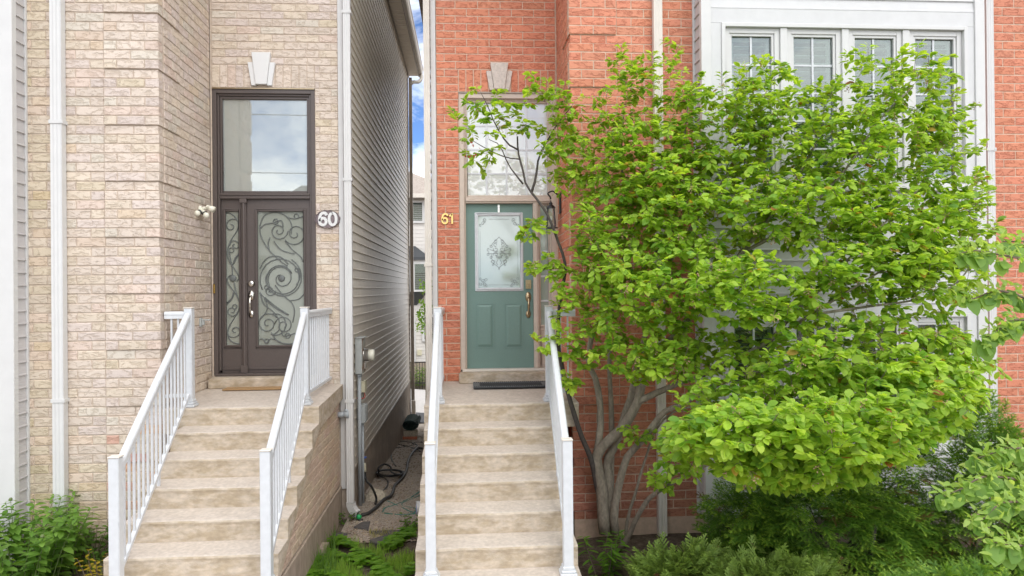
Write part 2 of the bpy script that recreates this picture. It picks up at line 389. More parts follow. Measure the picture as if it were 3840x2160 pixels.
def wall_bricks(specs, part, m, p0, u, n, L, z0, rows, ch, holes=(), quoin=None, phase=0, pitch=.277, tonefn=None, cornerend=0, stagger=0.):
    """lay courses of bricks. p0: (X, Y) of the wall's start, u: direction along it, n: outward normal.
    quoin: (ua, ub) band laid 15 mm proud for five courses of six; cornerend: +1/-1 end that is an outer corner"""
    rot = atan2(n[1], n[0]) + pi / 2
    J = .010
    for k in rows:
        za = z0 + k * ch; zc = za + ch / 2
        segs = [(0., L)]
        for ha, hb, hz0, hz1 in holes:
            if hz0 - .3 * ch < zc < hz1 + .3 * ch:
                ns = []
                for a, b in segs:
                    if hb <= a or ha >= b: ns.append((a, b)); continue
                    if ha > a: ns.append((a, ha))
                    if hb < b: ns.append((hb, b))
                segs = ns
        bands = []
        raised = quoin and ((k + phase) % 6 != 5)
        for a, b in segs:
            if quoin and raised:
                qa, qb = quoin
                for c, d, r in ((a, min(b, qa), 0), (max(a, qa), min(b, qb), 1), (max(a, qb), b, 0)):
                    if d - c > .02: bands.append((c, d, r))
            else: bands.append((a, b, 0))
        for a, b, r in bands:
            if r:
                w = b - a; cuts = [a, a + w / 2, b] if k % 2 else [a, a + w * .24, a + w * .76, b]
            else:
                off = stagger + (pitch / 2 if k % 2 else 0)
                i0 = math.ceil((a - off + .045) / pitch); cuts = [a]; c = off + i0 * pitch
                while c < b - .045: cuts.append(c); c += pitch
                cuts.append(b)
            for s, e in zip(cuts[:-1], cuts[1:]):
                if r and cornerend > 0 and abs(e - L) < 1e-4: e += .015
                if r and cornerend < 0 and abs(s) < 1e-4: s -= .015
                l = round((e - s - J) / .004) * .004
                if l < .025: continue
                mid = (s + e) / 2; o = .015 if r else 0.
                pos = V((p0[0] + u[0] * mid + n[0] * o, p0[1] + u[1] * mid + n[1] * o, zc))
                specs.append((part, m, pos, rot, l, ch - J, tonefn(pos) if tonefn else (1, 1, 1), n))

def lay(specs, house, count=300, prefer=None):
    """the bricks that show largest become objects, the rest one joined part"""
    sc_ = []
    for i, (part, m, pos, rot, l, h, tone, n) in enumerate(specs):
        x, y = px(pos); d = V((pos.x, pos.y, pos.z - CZ))
        f = -(d.x * n[0] + d.y * n[1]) / d.length
        s = l * h * max(f, 0) / d.length_squared if (-40 < x < 3880 and -30 < y < 2190) else 0
        if prefer: s *= prefer(x, y)
        sc_.append((s, i))
    sc_.sort(reverse=True); top = {i for s, i in sc_[:count] if s > 0}
    rest = MB(); cache = {}
    for i, (part, m, pos, rot, l, h, tone, n) in enumerate(specs):
        q = brick_mesh(m, l, h, random.randrange(6), tone)
        if i in top:
            if id(q) not in cache: cache[id(q)] = q.mesh('brick', m)
            o = bpy.data.objects.new('brick', cache[id(q)]); o.location = pos; o.rotation_euler = (0, 0, rot); link(o, part)
        else:
            c, s = cos(rot), sin(rot); rest.tone = q.tone
            rest.add([(pos.x + c * x - s * y, pos.y + s * x + c * y, pos.z + z) for x, y, z in q.v], q.f)
    if rest.v: obj('brick_courses', rest, specs[0][1], house, kind='stuff')

def backing(name, mat_, house, boxes):
    q = MB()
    for a, b in boxes: q.box(a, b)
    return obj(name, q, mat_, house)

def rect(x0, y0, x1, y1, Y):
    a, b = W(x0, (y0 + y1) / 2, Y), W(x1, (y0 + y1) / 2, Y); c, d = W((x0 + x1) / 2, y0, Y), W((x0 + x1) / 2, y1, Y)
    return a.x, b.x, d.z, c.z          # X0, X1, Z0, Z1
def ring(q, X0, X1, Z0, Z1, w, y0, y1, wb=None):
    """rectangular frame of four butted members (front y0, back y1)"""
    wb = w if wb is None else wb
    q.box((X0, y0, Z0), (X0 + w, y1, Z1)); q.box((X1 - w, y0, Z0), (X1, y1, Z1))
    q.box((X0 + w, y0, Z1 - w), (X1 - w, y1, Z1))
    if wb: q.box((X0 + w, y0, Z0), (X1 - w, y1, Z0 + wb))

def siding(house, name, m, p0, u, n, L, z0, z1, exp_=.118, holes=()):
    """lapped boards, each an object of its own; u along x or y"""
    nb = int(round((z1 - z0) / exp_)); ax = 0 if abs(u[0]) > .5 else 1; cache = {}
    for k in range(nb):
        za = z0 + k * exp_
        segs = [(0., L)]
        for ha, hb, hz0, hz1 in holes:
            if hz0 - .02 < za + exp_ / 2 < hz1 + .02:
                ns = []
                for a, b in segs:
                    if hb <= a or ha >= b: ns.append((a, b)); continue
                    if ha > a: ns.append((a, ha))
                    if hb < b: ns.append((hb, b))
                segs = ns
        for a, b in segs:
            key = round(b - a, 3)
            if key not in cache:
                q = MB(); sg = n[1 - ax]
                prof = [(0, .001), (sg * .019, .001), (sg * .019, .010), (sg * .014, .016), (sg * .004, exp_ + .004), (0, exp_ + .004)]
                q.prism(prof, ax, 0, key * (u[ax]))
                cache[key] = q.mesh(name, m)
            o = bpy.data.objects.new(name, cache[key]); link(o, house)
            o.location = (p0[0] + u[0] * a, p0[1] + u[1] * a, za)

def downspout(house, name, x, y, z0, z1, w=.10, d=.075, m='white_vinyl', brackets=(), elbow=None):
    q = MB(); f = d / 2
    # fluted rectangular pipe
    prof = []
    for i in range(7):
        prof.append((x - w / 2 + w * i / 6, y - f + (.004 if i % 2 else 0)))
    prof += [(x + w / 2, y + f), (x - w / 2, y + f)]
    q.prism(prof, 2, z0, z1)
    o = obj(name, q, m, house)
    for bz in brackets:
        b = MB(); b.box((x - w / 2 - .012, y - f - .006, bz), (x + w / 2 + .012, y - f, bz + .035))
        b.box((x - w / 2 - .012, y - f, bz), (x - w / 2, y + f + .02, bz + .035)); b.box((x + w / 2, y - f, bz), (x + w / 2 + .012, y + f + .02, bz + .035))
        b.box((x + w / 2 - .01, y - f - .010, bz + .012), (x + w / 2 + .004, y - f - .006, bz + .024))
        obj('bracket', b, m, o)
    if elbow:
        e = MB(); n_ = 9; ex, ey, drop, reach = elbow; prev = None
        for i in range(n_ + 1):
            t = i / n_; a = t * radians(68)
            R_ = reach
            cx = x + ex * R_ * (1 - cos(a)); cy = y + ey * R_ * (1 - cos(a)); cz = z0 - R_ * sin(a)
            dx, dz = sin(a), cos(a)
            hw = w / 2 * (1.0 if i % 2 else 1.05); hf = f * (1.0 if i % 2 else 1.06)
            # section: across (perpendicular to the bend plane) and along the in-plane normal
            ac = V((-ey, ex, 0)); inn = V((ex * dz, ey * dz, dx))
            wa, wi = (hf, hw) if abs(ex) > .5 else (hw, hf)
            cur = [V((cx, cy, cz)) + ac * sx * wa + inn * sz * wi for sx, sz in ((-1, -1), (1, -1), (1, 1), (-1, 1))]
            if prev: e.add(prev + cur, [(0, 1, 5, 4), (1, 2, 6, 5), (2, 3, 7, 6), (3, 0, 4, 7)])
            prev = cur
        obj('elbow', e, m, o)
    return o

# ================================================================== beige house, number 60
BY, BD = 7.0, 8.37                  # front wall, recessed entry wall
BXC, BXR, BXL = -3.05, -1.54, -4.31  # recess corner, right end of brick, left bay
TOP = 8.2
hb = thing('brick_house', 'beige brick townhouse with dark brown front door and grey siding flank', 'house', (-3, 10, .1))
DX0, DX1, DZ0, DZ1 = -3.032, -1.818, 1.80, 5.2525    # door opening
fw = backing('front_wall', 'beige_mortar', hb, [((BXL, BY + .008, -.1), (BXC - .008, BY + .24, TOP))] +
             [((-3.57, BY - .007, .008 + .0929 * 6 * j + .004), (BXC + .007, BY + .010, .008 + .0929 * (6 * j + 5) - .004)) for j in range(0, 14)])
rw = backing('return_wall', 'beige_mortar', hb, [((BXC - .24, BY + .241, -.1), (BXC - .008, BD + .008, TOP))] +
             [((BXC - .05, BY + .009, .008 + .0929 * 6 * j + .005), (BXC + .006, BY + .49, .008 + .0929 * (6 * j + 5) - .005)) for j in range(0, 14)])
ew = backing('entry_wall', 'beige_mortar', hb, [((BXC, BD + .008, -.1), (DX0 - .001, BD + .24, TOP)), ((DX1, BD + .008, -.1), (BXR + .0, BD + .24, TOP)),
             ((DX0, BD + .008, DZ1 + .001), (DX1 - .001, BD + .24, TOP)), ((DX0, BD + .008, -.1), (DX1 - .001, BD + .24, DZ0 - .001))])
def tone_b(p):
    v = 1 + jit(.04); warm = jit(.025)
    lowf = max(0, min(1, (1.45 - p.z) / 1.1))
    if random.random() < .05 + .35 * lowf: v *= .93; warm += .05
    if p.x > -3.6 and p.y < 7.2 and p.z < 1.5 and random.random() < .45: return (round(.95 + jit(.04), 2), round(.72 + jit(.05), 2), round(.62 + jit(.05), 2))
    v *= 1 - .12 * lowf; warm += .07 * lowf
    if p.x < -4.0: v *= .96; warm += .05
    return tuple(round(q, 1 if False else 2) for q in (v * (1 + warm * .4), v, v * (1 - warm * 1.6)))
def quant(fn):
    bank = {}
    def g(p):
        t = fn(p); k = tuple(round(c / .05) * .05 for c in t); return k
    return g
tone_b = quant(tone_b)
spec = []
wall_bricks(spec, fw, 'beige_brick', (BXL, BY), (1, 0), (0, -1), BXC - BXL, .008, range(2, 88), .0929, quoin=(.74, 1.26), phase=0, tonefn=tone_b, cornerend=1, stagger=.05)
wall_bricks(spec, rw, 'beige_brick', (BXC, BY + .10), (0, 1), (1, 0), BD - BY - .10, .008, range(2, 88), .0929, quoin=(0, .39), phase=0, tonefn=tone_b, cornerend=0, stagger=.1)
ZB = 5.53 - .0925 * 56
wall_bricks(spec, ew, 'beige_brick', (BXC + .02, BD), (1, 0), (0, -1), BXR - BXC - .02, ZB, range(12, 85), .0925,
            holes=[(DX0 - BXC - .02, DX1 - BXC - .02, DZ0, 5.53)], tonefn=tone_b, stagger=.02)
# soldier course over the door
ns = 13; sw = (DX1 - DX0) / ns
for i in range(ns):
    xm = DX0 + sw * (i + .5)
    if abs(xm - (DX0 + DX1) / 2 + .03) < .10: continue
    q = brick_mesh('beige_brick', .268, sw - .010, i % 6, tone_b(V((xm, 8, 5))))
    o = bpy.data.objects.new('soldier_brick', q.mesh('soldier_brick', 'beige_brick')); link(o, ew)
    o.location = (xm, BD, 5.39); o.rotation_euler = (0, pi / 2, 0)
lay(spec, hb, 285, prefer=lambda x, y: 1.0)
# keystone
def keystone(house, cx, Y, z0, z1, wt, wb, m, wing=True):
    q = MB(); q.prism([(cx - wb / 2, z0), (cx + wb / 2, z0), (cx + wt / 2, z1), (cx - wt / 2, z1)], 1, Y - .055, Y + .004)
    o = obj('keystone', q, m, house, bevel=.004)
    if wing:
        zt = z0 + (z1 - z0) * .70; wz = wb + (wt - wb) * .70
        for s in (-1, 1):
            q = MB(); p = [(cx + s * (wb / 2 + .001), z0 - .01), (cx + s * (wb / 2 + .055), z0 - .01), (cx + s * (wz / 2 + .065), zt), (cx + s * (wz / 2 + .001), zt)]
            q.prism(p if s > 0 else p[::-1], 1, Y - .035, Y + .004); obj('keystone_wing', q, m, o, bevel=.003)
k0, k1, kz0, kz1 = rect(941, 201, 1025, 320, BD)
keystone(hb, (k0 + k1) / 2, BD, kz0, kz1, .222, .128, 'keystone_white')
q = MB(); q.box((DX0 + .005, BD - .003, DZ1 - .012), (DX1 - .005, BD + .06, DZ1)); obj('lintel', q, 'antique_brass', hb)

# --- front door of number 60
def catmull(pts, n=6):
    out = []; P = [V(p) for p in pts]
    for i in range(len(P) - 1):
        a, b, c, d = P[max(i - 1, 0)], P[i], P[i + 1], P[min(i + 2, len(P) - 1)]
        for j in range(n):
            t = j / n; out.append(.5 * ((2 * b) + (c - a) * t + (2 * a - 5 * b + 4 * c - d) * t * t + (3 * b - a - 3 * c + d) * t ** 3))
    out.append(P[-1]); return out
def spiral(cx, cy, r0, r1, a0, turns, n=14):
    N = max(6, int(n * abs(turns))); return [(cx + (r0 + (r1 - r0) * i / N) * cos(a0 + 2 * pi * turns * i / N), cy + (r0 + (r1 - r0) * i / N) * sin(a0 + 2 * pi * turns * i / N)) for i in range(N + 1)]
def scrolls(q, curves, ox, oy, s, Y, rad, seg=5):
    for c in curves:
        pts = [W(ox + s * p[0], oy + s * p[1], Y) for p in c]
        q.tube(catmull(pts, 4) if len(pts) < 16 else pts, rad, seg)

fr = MB(); ring(fr, DX0, DX1, DZ0 + .02, DZ1 - .013, .050, BD + .012, BD + .16, 0); frame60 = obj('door_frame', fr, 'dark_frame', hb, bevel=.004)
q = MB(); ring(q, DX0 + .050, DX1 - .050, DZ0 + .06, DZ1 - .063, .026, BD + .035, BD + .16, 0); obj('brick_mould', q, 'dark_frame', frame60, bevel=.006)
tz = W(1000, 735, BD + .05).z
q = MB(); q.box((DX0 + .076, BD + .03, tz - .035), (DX1 - .076, BD + .16, tz + .030)); q.box((DX0 + .076, BD + .018, tz + .004), (DX1 - .076, BD + .0299, tz + .024)); obj('transom_bar', q, 'dark_frame', frame60, bevel=.004)
q = MB(); q.box((DX0 + .03, BD - .045, DZ0 + .004), (DX1 - .02, BD + .16, DZ0 + .028)); obj('threshold', q, 'dark_frame', frame60, bevel=.004)
tw = MB(); ring(tw, DX0 + .077, DX1 - .077, tz + .0305, DZ1 - .090, .030, BD + .055, BD + .15); tw = obj('transom_window', tw, 'dark_frame', hb, bevel=.004)
q = MB(); q.box((DX0 + .105, BD + .085, tz + .058), (DX1 - .105, BD + .092, DZ1 - .118)); obj('pane', q, 'transom_glass', tw)
q = MB(); q.box((DX0 + .105, BD + .22, tz + .058), (DX1 - .105, BD + .23, DZ1 - .118)); obj('room_lining', q, 'dark_room', tw)
DT, DB = tz - .0355, DZ0 + .030
mx0, mx1 = W(907, 1000, BD + .06).x, W(926, 1000, BD + .06).x
q = MB(); q.box((mx0, BD + .045, DB), (mx1, BD + .14, DT)); q.tube([((mx0 + mx1) / 2, BD + .043, DB + .02), ((mx0 + mx1) / 2, BD + .043, DT - .03)], .020, 10)
q.box((mx0 - .012, BD + .020, DB), (mx1 + .012, BD + .044, DB + .09)); q.box((mx0 - .012, BD + .020, DT - .05), (mx1 + .012, BD + .044, DT)); obj('mullion', q, 'dark_frame', hb, bevel=.003)
def glazed_panel(house, name, x0, x1, gx, mat_, glass, Y, pat, gz_=None):
    """slab with a moulded glass insert; gx = glass rect X0, X1, Z0, Z1"""
    g0, g1, gz0, gz1 = gx
    q = MB(); a = .001
    q.box((x0, Y, DB), (g0, Y + .05, DT)); q.box((g1, Y, DB), (x1, Y + .05, DT)); q.box((g0, Y, DB), (g1, Y + .05, gz0)); q.box((g0, Y, gz1), (g1, Y + .05, DT))
    d = obj(name, q, mat_, house)
    q = MB(); ring(q, g0 - .036, g1 + .036, gz0 - .036, gz1 + .036, .018, Y - .008, Y - .0005); ring(q, g0 - .018, g1 + .018, gz0 - .018, gz1 + .018, .019, Y - .022, Y - .0005); obj('moulding', q, mat_, d, bevel=.005)
    q = MB(); q.box((g0 + .001, Y + .012, gz0 + .001), (g1 - .001, Y + .018, gz1 - .001)); obj('pane', q, glass, d)
    q = MB(); q.box((x0 + .015, Y - .012, DB + .035), (x1 - .015, Y - .0005, DB + .062)); obj('sweep', q, mat_, d, bevel=.003)
    return d
YD = BD + .075
sl = glazed_panel(hb, 'sidelight', DX0 + .078, mx0 - .001, rect(848, 793, 899, 1294, YD), 'dark_frame', 'frosted_glass', YD, None)
dr = glazed_panel(hb, 'door', mx1 + .001, DX1 - .078, rect(967, 793, 1141, 1294, YD), 'dark_frame', 'frosted_glass', YD, None)
YS = YD + .003
q = MB()
sc1 = [[(195, 235), (185, 200), (150, 188), (115, 205), (103, 240), (120, 268), (145, 270), (158, 250), (148, 234), (135, 232)],
       [(100, 140), (140, 150), (175, 180), (195, 235), (180, 285), (150, 330), (125, 380), (110, 430), (112, 480), (130, 530), (160, 570), (190, 620), (198, 650), (180, 672)],
       [(125, 395), (140, 365), (170, 358), (195, 380), (195, 405), (175, 417), (155, 405), (150, 390), (165, 385)], spiral(140, 430, 18, 18, 0, 1),
       [(202, 450), (170, 490), (155, 530), (140, 560)], [(200, 458), (176, 495), (160, 535)], [(120, 440), (135, 510), (145, 560), (148, 625)],
       [(106, 660), (125, 630), (150, 622)], [(105, 650), (115, 690), (150, 740), (185, 790), (202, 850), (190, 910), (160, 960), (130, 1010), (112, 1060), (118, 1110), (150, 1145), (205, 1160)],
       [(160, 680), (170, 730), (185, 790)], [(160, 745), (150, 800), (107, 850)], [(152, 760), (143, 800), (107, 838)], spiral(165, 870, 17, 17, 0, 1),
       [(190, 900), (175, 930), (145, 942), (115, 920), (118, 890), (145, 880), (165, 895), (155, 915), (140, 912)],
       [(112, 1075), (125, 1100), (160, 1107), (195, 1090), (205, 1060), (190, 1035), (165, 1032), (148, 1048), (155, 1068), (172, 1068)]]
scrolls(q, sc1, 800, 730, .483, YS, .0055)
c = W(800 + .483 * 152, 730 + .483 * 650, YS); q.lathe([(-.010, .004), (-.008, .030), (-.002, .040), (.003, .040)], c, (0, 1, 0), 14)
obj('scrollwork', q, 'iron', sl, smooth=True)
q = MB()
sc2 = [spiral(310, 268, 74, 12, 0, 1.6), spiral(440, 290, 95, 14, 2.6, -1.5), spiral(332, 648, 178, 30, 2.6, 2.3, 20), spiral(332, 648, 172, 90, 5.2, 1.1, 20), spiral(240, 745, 45, 8, 0, 1.5),
       spiral(222, 1010, 88, 12, -.6, -1.7), spiral(350, 1025, 76, 12, 3.3, 1.7), spiral(280, 1020, 92, 80, 4.5, .6), spiral(285, 193, 20, 20, 0, 1), spiral(450, 150, 18, 18, 0, 1),
       spiral(213, 720, 17, 17, 0, 1), spiral(455, 580, 16, 16, 0, 1), spiral(380, 1105, 20, 18, 0, 1), spiral(213, 1148, 17, 17, 0, 1),
       [(158, 230), (190, 150), (250, 122), (320, 124), (380, 160), (412, 220), (410, 290)], [(158, 230), (165, 300), (215, 400), (300, 490), (380, 550)], [(360, 350), (420, 420), (480, 470), (505, 515)],
       [(158, 570), (200, 500), (260, 470), (330, 480), (385, 535)], [(158, 760), (190, 850), (260, 910), (310, 980), (310, 1060), (260, 1100)], [(280, 700), (340, 780), (410, 840), (435, 910), (420, 1000)],
       [(512, 770), (470, 812), (400, 825)], [(250, 1080), (300, 1150), (380, 1172), (440, 1165)], [(155, 1140), (180, 1130), (210, 1162), (250, 1130), (330, 1160)], [(200, 800), (280, 868), (390, 940)], [(196, 806), (276, 880), (384, 942)],
       [(158, 760), (208, 830), (215, 900), (160, 975)], [(270, 350), (330, 420), (435, 452)], [(160, 250), (200, 215), (260, 205), (330, 185), (345, 240)], [(240, 320), (225, 370), (235, 430)], [(212, 690), (205, 640), (235, 590)],
       [(450, 700), (480, 640), (470, 580)], [(330, 1060), (350, 1110), (440, 1085)], [(380, 160), (440, 170), (505, 152)]]
scrolls(q, sc2, 900, 740, .4691, YS, .0055)
c = W(900 + .4691 * 332, 740 + .4691 * 648, YS); q.lathe([(-.010, .004), (-.008, .030), (-.002, .040), (.003, .040)], c, (0, 1, 0), 14)
obj('scrollwork', q, 'iron', dr, smooth=True)
def handleset(door, x, yb, yp, ye, Y, m, square=False):
    """deadbolt above a grip handle"""
    c = W(x, yb, Y); q = MB()
    if square: q.box((c.x - .034, Y - .022, c.z - .055), (c.x + .034, Y, c.z + .055)); q.lathe([(-.034, .018), (-.022, .022)], (c.x, Y, c.z - .022), (0, 1, 0), 14)
    else: q.lathe([(-.026, .012), (-.024, .030), (-.008, .040), (0, .042)], c, (0, 1, 0), 20)
    obj('deadbolt', q, m, door, smooth=not square)
    a, b = W(x, yp, Y), W(x, ye, Y); q = MB()
    for p, h in ((a, .062), (b, .046)):
        vs = 20; pts = [(p.x + .036 * (h / .062) ** .5 * cos(2 * pi * i / vs), p.z + h * sin(2 * pi * i / vs)) for i in range(vs)]
        q.prism(pts, 1, Y - .010, Y)
    q.tube(catmull([(a.x, Y - .005, a.z - .01), (a.x, Y - .045, a.z - .03), (a.x, Y - .062, a.z - .09), (a.x, Y - .055, (a.z + b.z) / 2), (b.x, Y - .045, b.z + .05), (b.x, Y - .03, b.z + .015), (b.x, Y - .004, b.z)], 5), [.011] * 8 + [.014] * 10 + [.011] * 13, 10)
    q.tube([(a.x, Y - .05, a.z + .002), (a.x, Y - .005, a.z + .006)], .013, 8)
    obj('handle', q, m, door, smooth=True)
handleset(dr, 942.5, 1064, 1108, 1178, YD, 'nickel')
c = W(804, 1083, BD + .012); tag(bx('mezuzah', (c.x - .012, BD - .006, c.z - .055), (c.x + .012, BD + .0118, c.z + .055), 'brass', None, .004), 'small brass case on the left jamb of the brown door', 'mezuzah')

# --- right corner: trim boards, flank of grey siding, foundation
GX = -1.43
bx('corner_trim', (BXR + .001, BD - .02, .42), (BXR + .062, BD + .10, TOP), 'white_vinyl', hb, .003)
bx('corner_board', (GX - .045, BD - .012, .42), (GX - .001, BD + .10, TOP), 'cream_trim', hb, .003)
bx('flank_wall', (GX - .22, BD + .245, .45), (GX - .012, 16.9, TOP), 'taupe_siding', hb)
siding(hb, 'siding_board', 'taupe_siding', (GX - .012, BD + .101), (0, 1), (1, 0), 16.9 - BD - .101, .60, TOP)
bx('foundation', (BXL, BY + .05, -.35), (GX - .03, BY + .23, .19), 'foundation_concrete', hb)
bx('flank_foundation', (GX - .25, BD + .01, -1.3), (GX + .004, 16.9, .598), 'foundation_concrete', hb, .01)
bx('starter_strip', (GX - .012, BD + .101, .574), (GX + .012, 16.9, .599), 'taupe_trim', hb)
q = MB(); q.box((-1.415, 16.9, -1.2), (GX - .5, 16.96, TOP)); obj('rear_corner_board', q, 'taupe_trim', hb)
downspout(hb, 'downspout', -1.36, 16.94, -.2, TOP - .15, .08, .06, 'taupe_trim')
bx('drain_box', (-1.39, 16.78, -.62), (-1.29, 16.90, .12), 'cream_trim', hb, .008)
# eaves: soffit of grooved panels, fascia, gutter, roof
q = MB()
y = BD - .3
while y < 17.25:
    q.box((GX, y, TOP - .010), (-1.18, y + .075, TOP)); q.box((GX, y + .075, TOP - .003), (-1.18, y + .10, TOP)); y += .10
obj('soffit', q, 'taupe_siding', hb)
q = MB(); q.box((GX - .03, BD - .3, TOP - .05), (GX + .022, 17.25, TOP - .0105)); obj('frieze_board', q, 'taupe_trim', hb)
bx('fascia', (-1.18, BD - .3, TOP - .03), (-1.155, 17.27, TOP + .17), 'taupe_trim', hb)
q = MB(); gp = [(-1.154, TOP + .02), (-1.10, TOP + .02), (-1.075, TOP + .06), (-1.07, TOP + .14), (-1.055, TOP + .15), (-1.055, TOP + .17), (-1.154, TOP + .17)]
q.prism(gp, 1, BD - .3, 17.3); obj('gutter', q, 'cream_trim', hb)
q = MB(); q.tube(catmull([(-1.11, 17.22, TOP + .02), (-1.11, 17.2, TOP - .10), (-1.18, 17.1, TOP - .20), (-1.28, 16.98, TOP - .24), (-1.36, 16.95, TOP - .30)], 5), .045, 8); obj('gutter_elbow', q, 'cream_trim', hb, smooth=True)
q = MB(); q.add([(-1.12, BD - .4, TOP + .18), (-1.12, 17.35, TOP + .18), (-4.6, 14.0, TOP + 2.6), (-4.6, 11.5, TOP + 2.6), (-8.2, BD - .4, TOP + .18), (-8.2, 17.35, TOP + .18)], [(0, 1, 2, 3), (4, 3, 2, 5), (0, 3, 4), (1, 5, 2), (0, 4, 5, 1)]); obj('roof', q, 'shingle', hb)
q = MB(); q.box((-8.1, BY + .26, -.3), (BXC - .26, BD + .28, TOP)); q.box((-8.1, BD + .2805, -.3), (GX - .26, 16.88, TOP)); obj('rear_block', q, 'taupe_siding', hb)
# downspouts on the front
d0, d1 = W(200, 1000, BY - .05).x, W(241, 1000, BY - .05).x
downspout(hb, 'downspout', (d0 + d1) / 2, BY - .045, .36, TOP, .107, .075, 'white_vinyl', [W(220, 470, BY).z, W(228, 1505, BY).z], (.25, -.97, .1, .11))
x_ = W(1311, 1300, BD - .07).x
downspout(hb, 'downspout', x_, BD - .075, W(1320, 1875, BD).z, TOP, .085, .07, 'white_vinyl', [W(1312, 1505, BD).z, W(1307, 683, BD).z, W(1290, 62, BD).z], (.93, -.37, .1, .15))
# left bay of the beige house (only its right flank shows)
LBX, LBY = BXL, 6.79
bx('bay_corner_board', (LBX - .16, LBY - .02, .35), (LBX + .012, LBY + .05, TOP), 'white_vinyl', hb, .004)
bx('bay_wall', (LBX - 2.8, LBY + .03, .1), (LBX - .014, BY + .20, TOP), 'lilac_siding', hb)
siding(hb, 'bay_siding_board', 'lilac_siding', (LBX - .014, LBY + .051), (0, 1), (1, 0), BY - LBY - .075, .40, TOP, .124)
bx('bay_channel', (LBX - .02, BY - .022, .35), (LBX + .014, BY - .001, TOP), 'white_vinyl', hb)
siding(hb, 'bay_siding_board', 'white_siding', (LBX - 2.8, LBY + .03), (1, 0), (0, -1), 2.63, .40, TOP, .124)
# ================================================================== red house, number 61
RY, RD = 7.31, 8.40
RX0, RXC, RB0, RB1 = -.36, 1.127, 2.49, 5.60
hr = thing('brick_house', 'red brick townhouse with green front door and white siding bay', 'house', (3, 10, .1))
CH = .0953; ZR = .4075 - CH
EX0, EX1, EZ0, EZ1 = -.088, 1.11, 1.80, 5.2375
fw = backing('front_wall', 'red_mortar', hr, [((RXC + .008, RY + .004, .1), (RB0 + .1, RY + .24, TOP))] +
             [((RXC - .011, RY - .011, ZR + CH * (6 * j + 1) + .004), (RXC + .505, RY + .010, ZR + CH * (6 * j + 6) - .004)) for j in range(0, 14)])
rw = backing('return_wall', 'red_mortar', hr, [((RXC + .004, RY + .241, .1), (RXC + .24, RD + .008, TOP))] +
             [((RXC - .010, RY + .009, ZR + CH * (6 * j + 1) + .005), (RXC + .05, RY + .49, ZR + CH * (6 * j + 6) - .005)) for j in range(0, 14)])
ew = backing('entry_wall', 'red_mortar', hr, [((RX0, RD + .004, .1), (EX0 - .001, RD + .24, TOP)), ((EX1, RD + .004, .1), (RXC, RD + .24, TOP)),
             ((EX0, RD + .004, EZ1 + .001), (EX1 - .001, RD + .24, TOP)), ((EX0, RD + .008, .1), (EX1 - .001, RD + .24, EZ0 - .001))])
pw = backing('pier_wall', 'red_mortar', hr, [((RB1 - .1, RY + .004, .1), (8.5, RY + .24, TOP))])
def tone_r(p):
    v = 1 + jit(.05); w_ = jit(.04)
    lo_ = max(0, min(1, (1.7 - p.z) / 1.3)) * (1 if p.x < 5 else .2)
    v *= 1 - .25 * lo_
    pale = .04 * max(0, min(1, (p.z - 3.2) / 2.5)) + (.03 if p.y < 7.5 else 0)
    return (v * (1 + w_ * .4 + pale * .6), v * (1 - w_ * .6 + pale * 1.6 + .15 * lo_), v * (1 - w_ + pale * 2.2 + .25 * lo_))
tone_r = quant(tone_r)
spec = []
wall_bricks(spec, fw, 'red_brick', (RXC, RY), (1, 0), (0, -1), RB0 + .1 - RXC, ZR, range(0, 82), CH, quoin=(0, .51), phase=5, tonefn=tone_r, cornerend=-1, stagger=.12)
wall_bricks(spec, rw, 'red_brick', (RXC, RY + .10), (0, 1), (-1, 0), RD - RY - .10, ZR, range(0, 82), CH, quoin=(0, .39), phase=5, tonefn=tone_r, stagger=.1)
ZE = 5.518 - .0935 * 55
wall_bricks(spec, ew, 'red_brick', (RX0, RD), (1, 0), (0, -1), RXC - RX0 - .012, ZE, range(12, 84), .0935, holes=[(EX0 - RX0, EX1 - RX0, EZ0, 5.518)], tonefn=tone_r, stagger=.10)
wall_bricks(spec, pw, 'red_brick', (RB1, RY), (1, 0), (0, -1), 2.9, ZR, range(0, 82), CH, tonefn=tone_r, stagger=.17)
ns = 13; sw = (EX1 - EX0) / ns
for i in range(ns):
    xm = EX0 + sw * (i + .5)
    if abs(xm - .43) < .10: continue
    q = brick_mesh('red_brick', .268, sw - .010, i % 6, tone_r(V((xm, 8, 5))))
    o = bpy.data.objects.new('soldier_brick', q.mesh('soldier_brick', 'red_brick')); link(o, ew)
    o.location = (xm, RD, 5.378); o.rotation_euler = (0, pi / 2, 0)
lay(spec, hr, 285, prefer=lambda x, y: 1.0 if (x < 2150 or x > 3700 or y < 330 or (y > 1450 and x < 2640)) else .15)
k0, k1, kz0, kz1 = rect(1855, 240, 1950, 338, RD)
keystone(hr, .415, RD, kz0, kz1, .222, .128, 'keystone_stone')
q = MB(); q.box((EX0 + .005, RD - .003, EZ1 - .010), (EX1 - .005, RD + .05, EZ1)); obj('lintel', q, 'taupe_trim', hr)
bx('corner_trim', (RX0 - .065, RD - .012, .3), (RX0 - .004, RD + .1, TOP), 'white_vinyl', hr, .003)
bx('flank_wall', (RX0 - .065, RD + .101, -1.3), (RX0 + .2, 17.0, TOP), 'white_siding', hr)
siding(hr, 'siding_board', 'white_siding', (RX0 - .065, RD + .101), (0, 1), (-1, 0), 17.0 - RD - .101, .50, TOP)
x_ = W(1604, 700, RD - .05).x
downspout(hr, 'downspout', x_, RD - .05, .15, TOP, .075, .065, 'cream_trim', [W(1607, 1000, RD).z])
x_ = W(2471, 700, RY - .05).x
downspout(hr, 'downspout', x_, RY - .045, .12, TOP, .095, .07, 'cream_trim', [4.2, 1.1])
x_ = W(3712, 700, RY - .05).x
